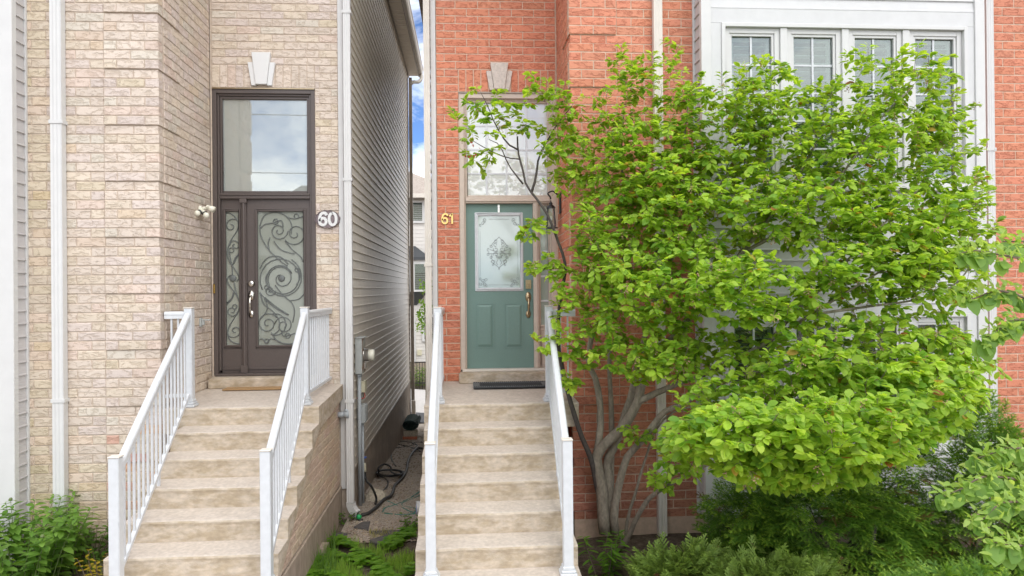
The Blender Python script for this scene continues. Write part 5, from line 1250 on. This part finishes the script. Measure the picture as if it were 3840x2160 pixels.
for oi in order:
    t = tips[oi]; d2 = np.sum((buf[:cnt] - np.array(tuple(t))) ** 2, 1)
    j = int(np.argmin(d2 + .25 * np.maximum(0, buf[:cnt, 2] - t.z) ** 2)); a = V(buf[j]); L = (t - a).length
    if L < .03: continue
    side = rv(.16 * L) + V((0, 0, .10 * L))
    n = 4 if L < .5 else 7
    path = catmull([a, a.lerp(t, .35) + side, a.lerp(t, .7) + side * .8, t], 2 if L < .5 else 3)
    r_ = min(.0045, .0016 + .004 * L)
    tw.tube(path, [r_ + (.0011 - r_) * i / (len(path) - 1) for i in range(len(path))], 4, False)
    for p in path[1:]:
        if cnt < 60000: buf[cnt] = tuple(p); cnt += 1
    dirn = (t - a).normalized(); nl = random.randint(8, 12); young = random.random()
    base_c = lerp3((.19, .39, .035), (.46, .66, .07), random.random())
    for k in range(nl):
        f = 1 - .82 * (k / nl) ** 1.1 * min(1, .28 / L * 1.3)
        i = f * (len(path) - 1); i0 = min(int(i), len(path) - 2); p = path[i0].lerp(path[i0 + 1], i - i0)
        sd = dirn.cross(V((0, 0, 1))); sd = sd.normalized() if sd.length > .1 else V((1, 0, 0))
        ld = (dirn * random.uniform(.2, .9) + sd * (1 if k % 2 else -1) * random.uniform(.5, 1.1) + V((0, -.15, -.12)) + rv(.35)).normalized()
        nn = V((0, -.35, 1)) + rv(.55)
        sz = random.uniform(.052, .095) * (1.05 if p.y < 5.6 else .93) * (.8 if k < 2 else 1)
        c = lerp3(base_c, (.58, .75, .12) if random.random() < .8 else (.12, .27, .05), random.random() * .65)
        u = random.random()
        if k < 2 and young > .6: c = lerp3(c, (.30, .38, .05), .6)
        if u < .008: c = (.45, .30, .05)
        elif u < .012: c = (.42, .16, .06)
        leaves.append((p + ld * .012, ld, nn, sz, sz * random.uniform(.58, .70), c, random.uniform(.1, .35), random.uniform(.05, .3)))
    if random.random() < .16:
        b0 = t + V((0, -.02, .0)); berries.tone = (1, 1, 1)
        for _ in range(random.randint(4, 8)):
            e = b0 + rv(.035) + V((0, 0, -.015)); berries.ball(e, .0055, 5, 4); berries.tube([b0, e], .0012, 3, False)
# reddish withering leaves on the tip before the transom
for x, y in ((1762, 535), (1772, 540), (1795, 556), (1745, 580), (1757, 583), (1768, 582), (1778, 580), (1784, 576)):
    leaves.append((W(x, y, 6.42), rv() + V((0, 0, -.4)), V((0, -1, .3)) + rv(.5), .03, .02, (.42, .10, .07), .3, .2))
obj('twigs', tw, 'twig', tree, kind='stuff'); obj('berry_clusters', berries, 'berry', tree, kind='stuff')
def emit_leaves(root, leaves, mat_, name, kind, count=300):
    def vis(l):
        x, y = px(l[0]); d = V((l[0].x, l[0].y, l[0].z - CZ))
        return l[3] * l[4] / d.length_squared * abs(l[2].normalized().dot(d.normalized())) if 0 < x < 3840 and 0 < y < 2160 else 0
    o_ = sorted(range(len(leaves)), key=lambda i: -vis(leaves[i])); top = set(o_[:count]); rest = MB()
    for i, (p, d, n, L, w, c, fo, dr_) in enumerate(leaves):
        if i in top:
            q = MB(); leaf(q, V((0, 0, 0)), d, n, L, w, c, fo, dr_, kind); o = obj(name, q, mat_, root, smooth=True); o.location = p
        else: leaf(rest, p, d, n, L, w, c, fo, dr_, kind)
    if rest.v: obj('foliage', rest, mat_, root, smooth=True, kind='stuff')
emit_leaves(tree, leaves, 'leaf', 'leaf', 'ovate')

# ---------------------------------------------------------------- heart-leaved tree reaching in from the right
rt = thing('redbud_tree', 'heart leaved tree with pale shoots reaching in from the right edge', 'tree', (3.55, 3.5, gz(3.5, 3.5)))
q = MB(); trunk = catmull([(3.55, 3.5, gz(3.5, 3.5) - .05), (3.5, 3.52, .8), (3.58, 3.5, 1.6), (3.5, 3.45, 2.4), (3.45, 3.5, 3.3)], 4); q.tube(trunk, [.07 - .045 * i / (len(trunk) - 1) for i in range(len(trunk))], 10); obj('trunk', q, 'bark', rt, smooth=True)
SPR = [[(4150, 1050, 3.45), (3980, 1000, 3.4), (3860, 975, 3.35), (3750, 955, 3.3), (3660, 940, 3.3), (3600, 950, 3.3)], [(4150, 1300, 3.5), (3960, 1180, 3.4), (3850, 1120, 3.4), (3740, 1090, 3.4), (3650, 1120, 3.4), (3600, 1110, 3.4)],
       [(4150, 1350, 3.4), (3980, 1260, 3.3), (3880, 1210, 3.3), (3800, 1200, 3.3), (3740, 1240, 3.3), (3690, 1270, 3.3)], [(4150, 1850, 3.4), (3960, 1820, 3.3), (3850, 1805, 3.3), (3760, 1790, 3.3), (3680, 1790, 3.3), (3610, 1830, 3.3), (3540, 1860, 3.3)],
       [(4100, 1700, 3.5), (3900, 1690, 3.4), (3790, 1680, 3.4), (3720, 1700, 3.4), (3660, 1720, 3.4)], [(4150, 1920, 3.3), (3950, 1880, 3.2), (3830, 1880, 3.2), (3750, 1890, 3.2), (3700, 1935, 3.2), (3660, 1965, 3.2)],
       [(4150, 2150, 3.2), (3960, 2080, 3.1), (3850, 2050, 3.1), (3760, 2040, 3.1), (3720, 2030, 3.1)], [(4150, 800, 3.6), (4000, 760, 3.5), (3920, 740, 3.5)], [(4150, 980, 3.5), (3950, 900, 3.5), (3830, 905, 3.45), (3760, 905, 3.4)]]
hl_ = []
for s_ in SPR:
    P = catmull([W(*p) for p in s_], 5)
    st = min(trunk, key=lambda t: (t - P[0]).length); q = MB(); full = catmull([st, st.lerp(P[0], .5) + V((0, 0, .05)), P[0]], 3)[:-1] + P
    q.tube(full, [.012 - .0098 * i / (len(full) - 1) for i in range(len(full))], 6); obj('branch', q, 'twig', rt, smooth=True)
    for k in range(6, len(P)):
        for _ in range(2):
            sgn = random.choice((-1, 1)); ax_ = (P[k] - P[k - 1]).normalized()
            if random.random() < .55:
                p = P[k] + rv(.02); ld = (V((jit(.7), -.3 + jit(.4), -.8 + jit(.3))) + ax_ * .3).normalized(); sz = random.uniform(.045, .088)
                hl_.append((p + V((0, 0, -.02)), ld, V((0, -.75, .6)) + rv(.45), sz, sz * 1.0, lerp3((.16, .31, .06), (.30, .48, .10), random.random()), .1, .12))
            for _ in range(3):
                p = P[k] + rv(.05); ld = (ax_ * .5 + rv(.8) + V((0, 0, .35))).normalized(); sz = random.uniform(.025, .055)
                hl_.append((p, ld, V((0, -.4, .8)) + rv(.6), sz, sz * .5, lerp3((.26, .44, .08), (.44, .58, .17), random.random()), .35, .1))
emit_leaves(rt, hl_, 'leaf', 'leaf', 'heart')

# ---------------------------------------------------------------- conifers
def frond(q, base, d, up, L, nl, c0, c1, w, ntw, ang, curve):
    """flat compound spray: a stem, side twigs, two ranks of needles on each"""
    d = d.normalized(); s = d.cross(up); s = s.normalized() if s.length > .05 else d.orthogonal().normalized(); n_ = s.cross(d)
    def at_(t): return base + d * (L * t) + n_ * (curve * L * t * t)
    tw_ = [(at_(.15 + .8 * k / ntw), (d * cos(ang) + s * (1 if k % 2 else -1) * sin(ang) - n_ * random.uniform(0, .3)).normalized(), L * random.uniform(.32, .5) * (1 - .55 * k / ntw)) for k in range(ntw)]
    tw_.append((at_(.6), (d + n_ * (2 * curve * .8)).normalized(), L * .42))
    for p0, td, tl in tw_:
        ts = td.cross(n_); ts = ts.normalized() if ts.length > .05 else s
        N = max(3, int(tl / (nl * .42)))
        for i in range(N):
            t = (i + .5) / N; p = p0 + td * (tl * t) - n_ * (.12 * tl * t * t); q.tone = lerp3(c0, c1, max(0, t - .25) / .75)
            for sg in (-1, 1):
                e = p + td * (nl * .62) + ts * (sg * nl * .78 * (1 - .35 * t)) + n_ * (nl * random.uniform(-.1, .3))
                q.add([p - td * w * .5, p + td * w * .5, e], [(0, 1, 2)])
    q.tone = lerp3(c0, (.12, .07, .03), .5); q.add([at_(0) - s * .002, at_(0) + s * .002, at_(.9)], [(0, 1, 2)])
def conifer(name, label, cat, c, rx, ry, rz, nspray, nl, c0, c1, Lr, w, ntw=6, ang=.8, inner=.35, up=.1, curve=-.25, group=None, seed=0., wild=.4):
    """mound of sprays over a woody frame, c = centre on the ground"""
    g = thing(name, label, cat, c, group); q = MB(); br_ = MB()
    for k in range(12):
        a = 2 * pi * k / 12 + jit(.2); e = c + V((rx * .6 * cos(a), ry * .6 * sin(a), rz * random.uniform(.3, .6))); br_.tube(catmull([c + V((jit(.05), jit(.05), -.02)), c.lerp(e, .5) + V((0, 0, .06)), e], 4), [.014 - .010 * i / 8 for i in range(9)], 6)
    obj('branch_frame', br_, 'dark_bark', g, smooth=True)
    for i in range(nspray):
        a = random.uniform(pi * .92, pi * 2.08) if random.random() < .8 else random.uniform(0, 2 * pi); el = math.asin(random.uniform(-.05, 1))
        o = V((cos(a) * cos(el), sin(a) * cos(el), sin(el)))
        bulge = 1 + .30 * mnoise.noise(o * 2.2 + V((seed, 0, 0))) + .16 * mnoise.noise(o * 5.5 + V((0, seed, 0)))
        k = (1 - inner * random.random() ** 1.3) * bulge
        p = c + V((o.x * rx * k, o.y * ry * k, o.z * rz * k + .03))
        if p.z < gz(p.x, p.y) + .03: p.z = gz(p.x, p.y) + .03
        d = (o * V((1, 1, .45)) + V((0, -.15, up)) + rv(wild)).normalized(); L = random.uniform(*Lr)
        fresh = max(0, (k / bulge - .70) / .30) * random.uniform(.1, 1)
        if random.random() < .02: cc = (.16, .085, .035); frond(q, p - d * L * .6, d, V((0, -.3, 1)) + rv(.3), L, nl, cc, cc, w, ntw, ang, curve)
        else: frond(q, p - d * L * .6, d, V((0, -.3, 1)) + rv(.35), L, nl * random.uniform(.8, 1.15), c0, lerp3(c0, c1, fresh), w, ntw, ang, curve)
    return obj('foliage', q, 'needle', g, kind='stuff'), g
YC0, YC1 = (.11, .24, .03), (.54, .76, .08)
def gp2(x, y, Y): p = W(x, y, Y); return V((p.x, Y, gz(p.x, Y)))
YG, JG = 'yew shrubs under the white bay', 'juniper shrubs'
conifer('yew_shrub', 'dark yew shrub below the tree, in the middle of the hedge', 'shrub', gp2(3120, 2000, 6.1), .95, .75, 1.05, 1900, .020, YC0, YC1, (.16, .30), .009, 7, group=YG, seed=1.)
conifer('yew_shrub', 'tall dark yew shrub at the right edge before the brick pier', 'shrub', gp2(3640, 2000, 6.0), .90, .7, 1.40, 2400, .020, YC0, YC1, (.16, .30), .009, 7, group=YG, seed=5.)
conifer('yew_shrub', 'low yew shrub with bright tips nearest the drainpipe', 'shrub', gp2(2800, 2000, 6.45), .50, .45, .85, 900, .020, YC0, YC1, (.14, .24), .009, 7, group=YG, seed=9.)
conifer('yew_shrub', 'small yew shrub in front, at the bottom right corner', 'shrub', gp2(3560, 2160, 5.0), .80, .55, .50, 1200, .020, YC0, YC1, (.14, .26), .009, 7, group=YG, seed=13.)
JC0, JC1 = (.20, .31, .06), (.46, .62, .12)
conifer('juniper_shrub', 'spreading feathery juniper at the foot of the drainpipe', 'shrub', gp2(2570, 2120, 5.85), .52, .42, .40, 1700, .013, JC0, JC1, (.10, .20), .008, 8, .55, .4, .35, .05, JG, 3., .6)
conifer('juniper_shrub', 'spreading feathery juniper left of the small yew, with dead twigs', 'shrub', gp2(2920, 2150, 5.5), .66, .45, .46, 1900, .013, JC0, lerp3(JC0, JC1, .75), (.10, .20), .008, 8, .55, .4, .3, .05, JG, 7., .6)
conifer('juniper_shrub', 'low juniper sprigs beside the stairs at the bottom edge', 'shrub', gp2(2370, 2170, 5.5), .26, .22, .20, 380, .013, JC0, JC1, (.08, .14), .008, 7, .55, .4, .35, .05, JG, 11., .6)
# pruned stub standing up in the yew
a = W(3265, 2060, 5.62); b = W(3285, 1965, 5.65); q = MB(); q.tube([V((a.x, a.y, gz(a.x, a.y) - .02)), a, b], [.020, .020, .018], 8); tag(obj('cut_stem', q, 'dark_bark', None, smooth=True), 'bare cut stem standing upright among the yew', 'stump')
# yellow-green mound at the bottom edge
c = gp2(2560, 2165, 4.75); mo = thing('stonecrop_mound', 'yellow green cushion of stonecrop at the bottom edge', 'plant', c)
q = MB()
for i in range(420):
    a, r_ = random.uniform(0, 2 * pi), sqrt(random.random()); x, y = c.x + .46 * r_ * cos(a), c.y + .25 * r_ * sin(a); z = gz(x, y) + .27 * sqrt(max(0, 1 - r_ * r_)) + jit(.01)
    t = random.random()
    for k in range(5):
        b = k * 1.257 + t; leaf(q, V((x, y, z)), V((cos(b), sin(b), .7)), V((0, 0, 1)), .022, .018, lerp3((.20, .32, .03), (.34, .44, .06), random.random()), .3, .1)
obj('rosettes', q, 'leaf', mo, kind='stuff')
q = MB(); q.lathe([(-.02, .40), (.10, .38), (.20, .26), (.245, .08)], (c.x, c.y, c.z), (0, 0, 1), 16)
q.v = [(c.x + (x - c.x), c.y + (y - c.y) * .55, z) for x, y, z in q.v]; obj('cushion', q, 'soil', mo, smooth=True)

# ---------------------------------------------------------------- leafy garden plants
def stemmed(name, label, cat, c, nst, h, spread, nlf, L, wd, kind, c0, c1, group=None, whorl=2, lean=.25, droop=.2, top=None):
    g = thing(name, label, cat, c, group); st = MB(); lv = []
    for s_ in range(nst):
        a = random.uniform(0, 2 * pi); rr = spread * sqrt(random.random()); b0 = c + V((rr * cos(a), rr * sin(a), 0)); b0.z = gz(b0.x, b0.y) - .01
        hh = h * random.uniform(.7, 1.05); tip = b0 + V((cos(a) * lean * hh + jit(.05), sin(a) * lean * hh + jit(.05), hh)); P = catmull([b0, b0.lerp(tip, .5) + V((jit(.03), jit(.03), .03)), tip], 5)
        st.tube(P, [.005 - .003 * i / (len(P) - 1) for i in range(len(P))], 5)
        for k in range(nlf):
            f = .18 + .82 * k / max(1, nlf - 1); i = f * (len(P) - 1); i0 = min(int(i), len(P) - 2); p = P[i0].lerp(P[i0 + 1], i - i0)
            for w_ in range(whorl):
                b = k * 1.9 + w_ * 2 * pi / whorl + jit(.3); ld = V((cos(b), sin(b), random.uniform(-.15, .55)))
                l = L * random.uniform(.7, 1.1) * (1 - .45 * max(0, f - .75) / .25)
                lv.append((p, ld, V((0, 0, 1)) + rv(.3), l, l * wd, lerp3(c0, c1, random.random() * .7 + .3 * f), random.uniform(.1, .35), droop * random.uniform(.6, 1.6)))
        if top and random.random() < top: st.ball(tip + V((0, 0, .012)), .017, 8, 6)
    obj('stems', st, 'twig' if not top else 'stem_green', g, smooth=True)
    q = MB()
    for p, d, n, l, w_, cc, fo, dr_ in lv: leaf(q, p, d, n, l, w_, cc, fo, dr_, kind)
    obj('foliage', q, 'leaf', g, kind='stuff', smooth=True)
    return g
mat('stem_green', (.12, .16, .05), .6)
stemmed('peony_bush', 'leafy peony bush with round buds at the left edge', 'plant', gp2(70, 2000, 6.35), 52, .66, .36, 8, .13, .46, 'lance', (.11, .25, .04), (.26, .44, .08), None, 3, .38, .3, .14)
stemmed('hosta_clump', 'broad leaved pale green clump in the bottom left corner', 'plant', gp2(70, 2150, 5.55), 26, .26, .26, 5, .11, .55, 'ovate', (.11, .24, .055), (.23, .39, .11), None, 2, .5, .3)
stemmed('weed_patch', 'leafy weeds growing round the foot of the white downspout', 'plant', gp2(265, 2050, 6.72), 20, .36, .28, 7, .085, .5, 'ovate', (.09, .21, .035), (.20, .36, .06), None, 2, .2, .25)
stemmed('weed_patch', 'leafy weeds between the downspout and the leftmost railing', 'plant', gp2(355, 2050, 6.75), 18, .30, .24, 7, .08, .5, 'ovate', (.08, .20, .035), (.19, .35, .06), None, 2, .2, .25)
stemmed('yellow_shrub', 'small yellow leaved shrub beside the leftmost railing', 'plant', gp2(375, 2100, 6.2), 7, .36, .12, 6, .055, .6, 'ovate', (.40, .34, .03), (.60, .46, .05), None, 2, .2, .15)
stemmed('low_weeds', 'low weeds on bare soil in front of the yellow shrub', 'plant', gp2(300, 2150, 5.9), 22, .12, .30, 4, .06, .5, 'ovate', (.09, .21, .035), (.22, .36, .08), None, 2, .4, .2)
stemmed('lily_plant', 'narrow leaved green plant at the foot of the tree stems', 'plant', gp2(2270, 2060, 6.35), 7, .40, .10, 9, .115, .24, 'lance', (.09, .23, .03), (.21, .40, .05), None, 3, .2, .25)
stemmed('balm_plant', 'round leaved plant beside the stairs at the bottom edge', 'plant', gp2(2250, 2150, 5.7), 9, .26, .12, 5, .09, .7, 'ovate', (.11, .26, .04), (.24, .42, .08), None, 2, .35, .2)
stemmed('weed_tuft', 'tuft of weeds below the downspout elbow', 'plant', G(1300, 1960), 7, .16, .09, 4, .06, .6, 'ovate', (.08, .19, .03), (.17, .32, .05), None, 2, .3, .2)
stemmed('weed_tuft', 'tuft of weeds against the green door stairs beside the gravel', 'plant', G(1548, 1985), 8, .20, .09, 5, .06, .6, 'ovate', (.08, .19, .03), (.17, .32, .05), None, 2, .3, .2)
stemmed('rear_shrub', 'bright green shrub behind the iron fence', 'shrub', V((-2.2, 28.3, gz(-2.2, 28.3))), 40, .9, .9, 8, .16, .6, 'ovate', (.10, .20, .03), (.20, .34, .06), None, 2, .3, .2)
sp_ = V((-1.35, 22., gz(-1.35, 22)))
sg = thing('sapling', 'slim leafy sapling standing behind the red house corner', 'tree', sp_)
q = MB(); q.tube([sp_, sp_ + V((.02, 0, 1.5)), sp_ + V((-.05, 0, 3.8))], [.03, .022, .008], 7); obj('trunk', q, 'bark', sg, smooth=True)
q = MB()
for cx, cy in ((1597, 1075), (1590, 1180), (1585, 1225), (1600, 1140)):
    c = W(cx, cy, 22)
    q2 = MB(); 
    for _ in range(70):
        p = c + V((jit(.20), jit(.3), jit(.17))); leaf(q, p, rv() + V((0, 0, -.3)), V((0, -.3, 1)) + rv(.5), .10, .07, lerp3((.08, .18, .02), (.20, .34, .05), random.random()))
obj('crown', q, 'leaf', sg, smooth=True)

# ---------------------------------------------------------------- grass and clover between the stairs
def inpoly(x, y, P):
    c = False; j = len(P) - 1
    for i in range(len(P)):
        if (P[i][1] > y) != (P[j][1] > y) and x < (P[j][0] - P[i][0]) * (y - P[i][1]) / (P[j][1] - P[i][1]) + P[i][0]: c = not c
        j = i
    return c
def blade(q, p, h, tone, w=.0028):
    a = random.uniform(0, 2 * pi); s = V((cos(a), sin(a), 0)) * w; b = V((jit(1), jit(1), 0)) * h * .28
    q.tone = tone; q.add([p - s, p + s, p + b * .4 + V((0, 0, h * .6)) + s * .7, p + b * .4 + V((0, 0, h * .6)) - s * .7, p + b + V((0, 0, h * .92))], [(0, 1, 2, 3), (3, 2, 4)])
GP = [[(1110, 2160), (1150, 2060), (1290, 2035), (1420, 2070), (1500, 2010), (1558, 1985), (1550, 2200), (1100, 2200)]]
q = MB(); q2 = MB(); n = 0
while n < 6500:
    x, y = random.uniform(1080, 1560), random.uniform(1985, 2200)
    if not inpoly(x, y, GP[0]): continue
    if mnoise.noise(V((x * .012, y * .02, 3))) < -.25: n += .3; continue
    n += 1; p = G(x, y)
    if mnoise.noise(V((x * .009, y * .014, 0))) > .02: blade(q, p, random.uniform(.05, .15), lerp3((.18, .36, .04), (.40, .60, .10), random.random()), .0022)
    elif n % 3 < 1:
        h = random.uniform(.03, .10); c = p + V((0, 0, h)); t = lerp3((.14, .32, .025), (.27, .50, .05), random.random())
        for k in range(3):
            b = k * 2.094 + n; leaf(q2, c, V((cos(b), sin(b), .2)), V((0, 0, 1)), .034, .038, t, .1, .1, 'clover')
for _ in range(900):     # tall grass along the stair flank and weeds on the left bed
    x, y = random.uniform(1080, 1260), random.uniform(2000, 2190)
    p = G(x, y)
    if -1.50 < p.x < -1.30: blade(q, p, random.uniform(.12, .32), lerp3((.08, .18, .03), (.18, .32, .06), random.random()), .0035)
for _ in range(500):
    p = G(random.uniform(120, 420), random.uniform(2080, 2160)); blade(q, p, random.uniform(.04, .14), lerp3((.12, .20, .03), (.30, .30, .10), random.random()), .0035)
for _ in range(260):
    p = G(random.uniform(1385, 1490), random.uniform(2000, 2028)); blade(q, p, random.uniform(.04, .10), lerp3((.30, .30, .10), (.42, .38, .16), random.random()), .003)
tag(obj('grass', q, 'grass_blade', None, kind='stuff'), 'green grass growing between the two stairs', 'grass')
tag(obj('clover', q2, 'leaf', None, kind='stuff'), 'low clover among the grass between the stairs', 'clover')
# pebbles scattered on the gravel, crumbs on the soil
q = MB()
for _ in range(2600):
    x = random.uniform(-1.40, -.47); y = 7.5 + 9 * random.random() ** 1.8; r_ = random.uniform(.006, .016); t = random.uniform(.55, 1.25); q.tone = (t, t * random.uniform(.92, 1), t * random.uniform(.82, 1))
    c = V((x, y, gz(x, y) + .022 + r_ * .3)); q.ball(c, r_, 5, 4, (1, random.uniform(.6, 1), .6))
mat('pebble', (.36, .30, .24), .95, attr=True, var=.2, vscale=30)
tag(obj('pebbles', q, 'pebble', None, kind='stuff'), 'loose pebbles scattered over the gravel path', 'pebbles')

# ================================================================== across the street (only mirrored in the panes)
oh = thing('house', 'grey roofed house across the street, mirrored in the entrance transom', 'house', (-9, -30, gz(-9, -30)))
g0_ = gz(-9, -30)
bx('wall', (-15, -36, g0_ - .3), (-4, -27, 6.0), 'white_siding', oh)
q = MB(); q.add([(-15.6, -36.5, 6.0), (-15.6, -26.5, 6.0), (-3.4, -26.5, 6.0), (-3.4, -36.5, 6.0), (-11.5, -31.5, 10.2), (-7.5, -31.5, 10.2)], [(0, 1, 4), (1, 2, 5, 4), (2, 3, 5), (3, 0, 4, 5), (0, 3, 2, 1)]); obj('roof', q, 'slate', oh)
for x in (-13.2, -9.6, -6.2):
    for z in (1.0, 3.8):
        q = MB(); ring(q, x - .7, x + .7, z, z + 1.4, .09, -27.02, -26.95); w = obj('window', q, 'white_vinyl', oh); q = MB(); q.box((x - .61, -27.0, z + .09), (x + .61, -26.99, z + 1.31)); obj('pane', q, 'dark_room', w)
wl = thing('utility_wires', 'overhead wires along the street, mirrored in the transom panes', 'wires', (0, -10, 6))
for z, y in ((9.6, -10.0), (7.4, -10.3), (5.6, -10.0), (5.2, -10.2)):
    q = MB(); q.tube([(x, y, z + .0009 * x * x) for x in range(-44, 45, 4)], .018, 5, False); obj('wire', q, 'black_rubber', wl)
for x in (-44, 44):
    q = MB(); q.tube([(x, -10.1, -.3), (x, -10.1, 11.8)], [.16, .12], 10); q.box((x - .06, -10.9, 11.2), (x + .06, -9.3, 11.36)); obj('pole', q, 'bark', wl)
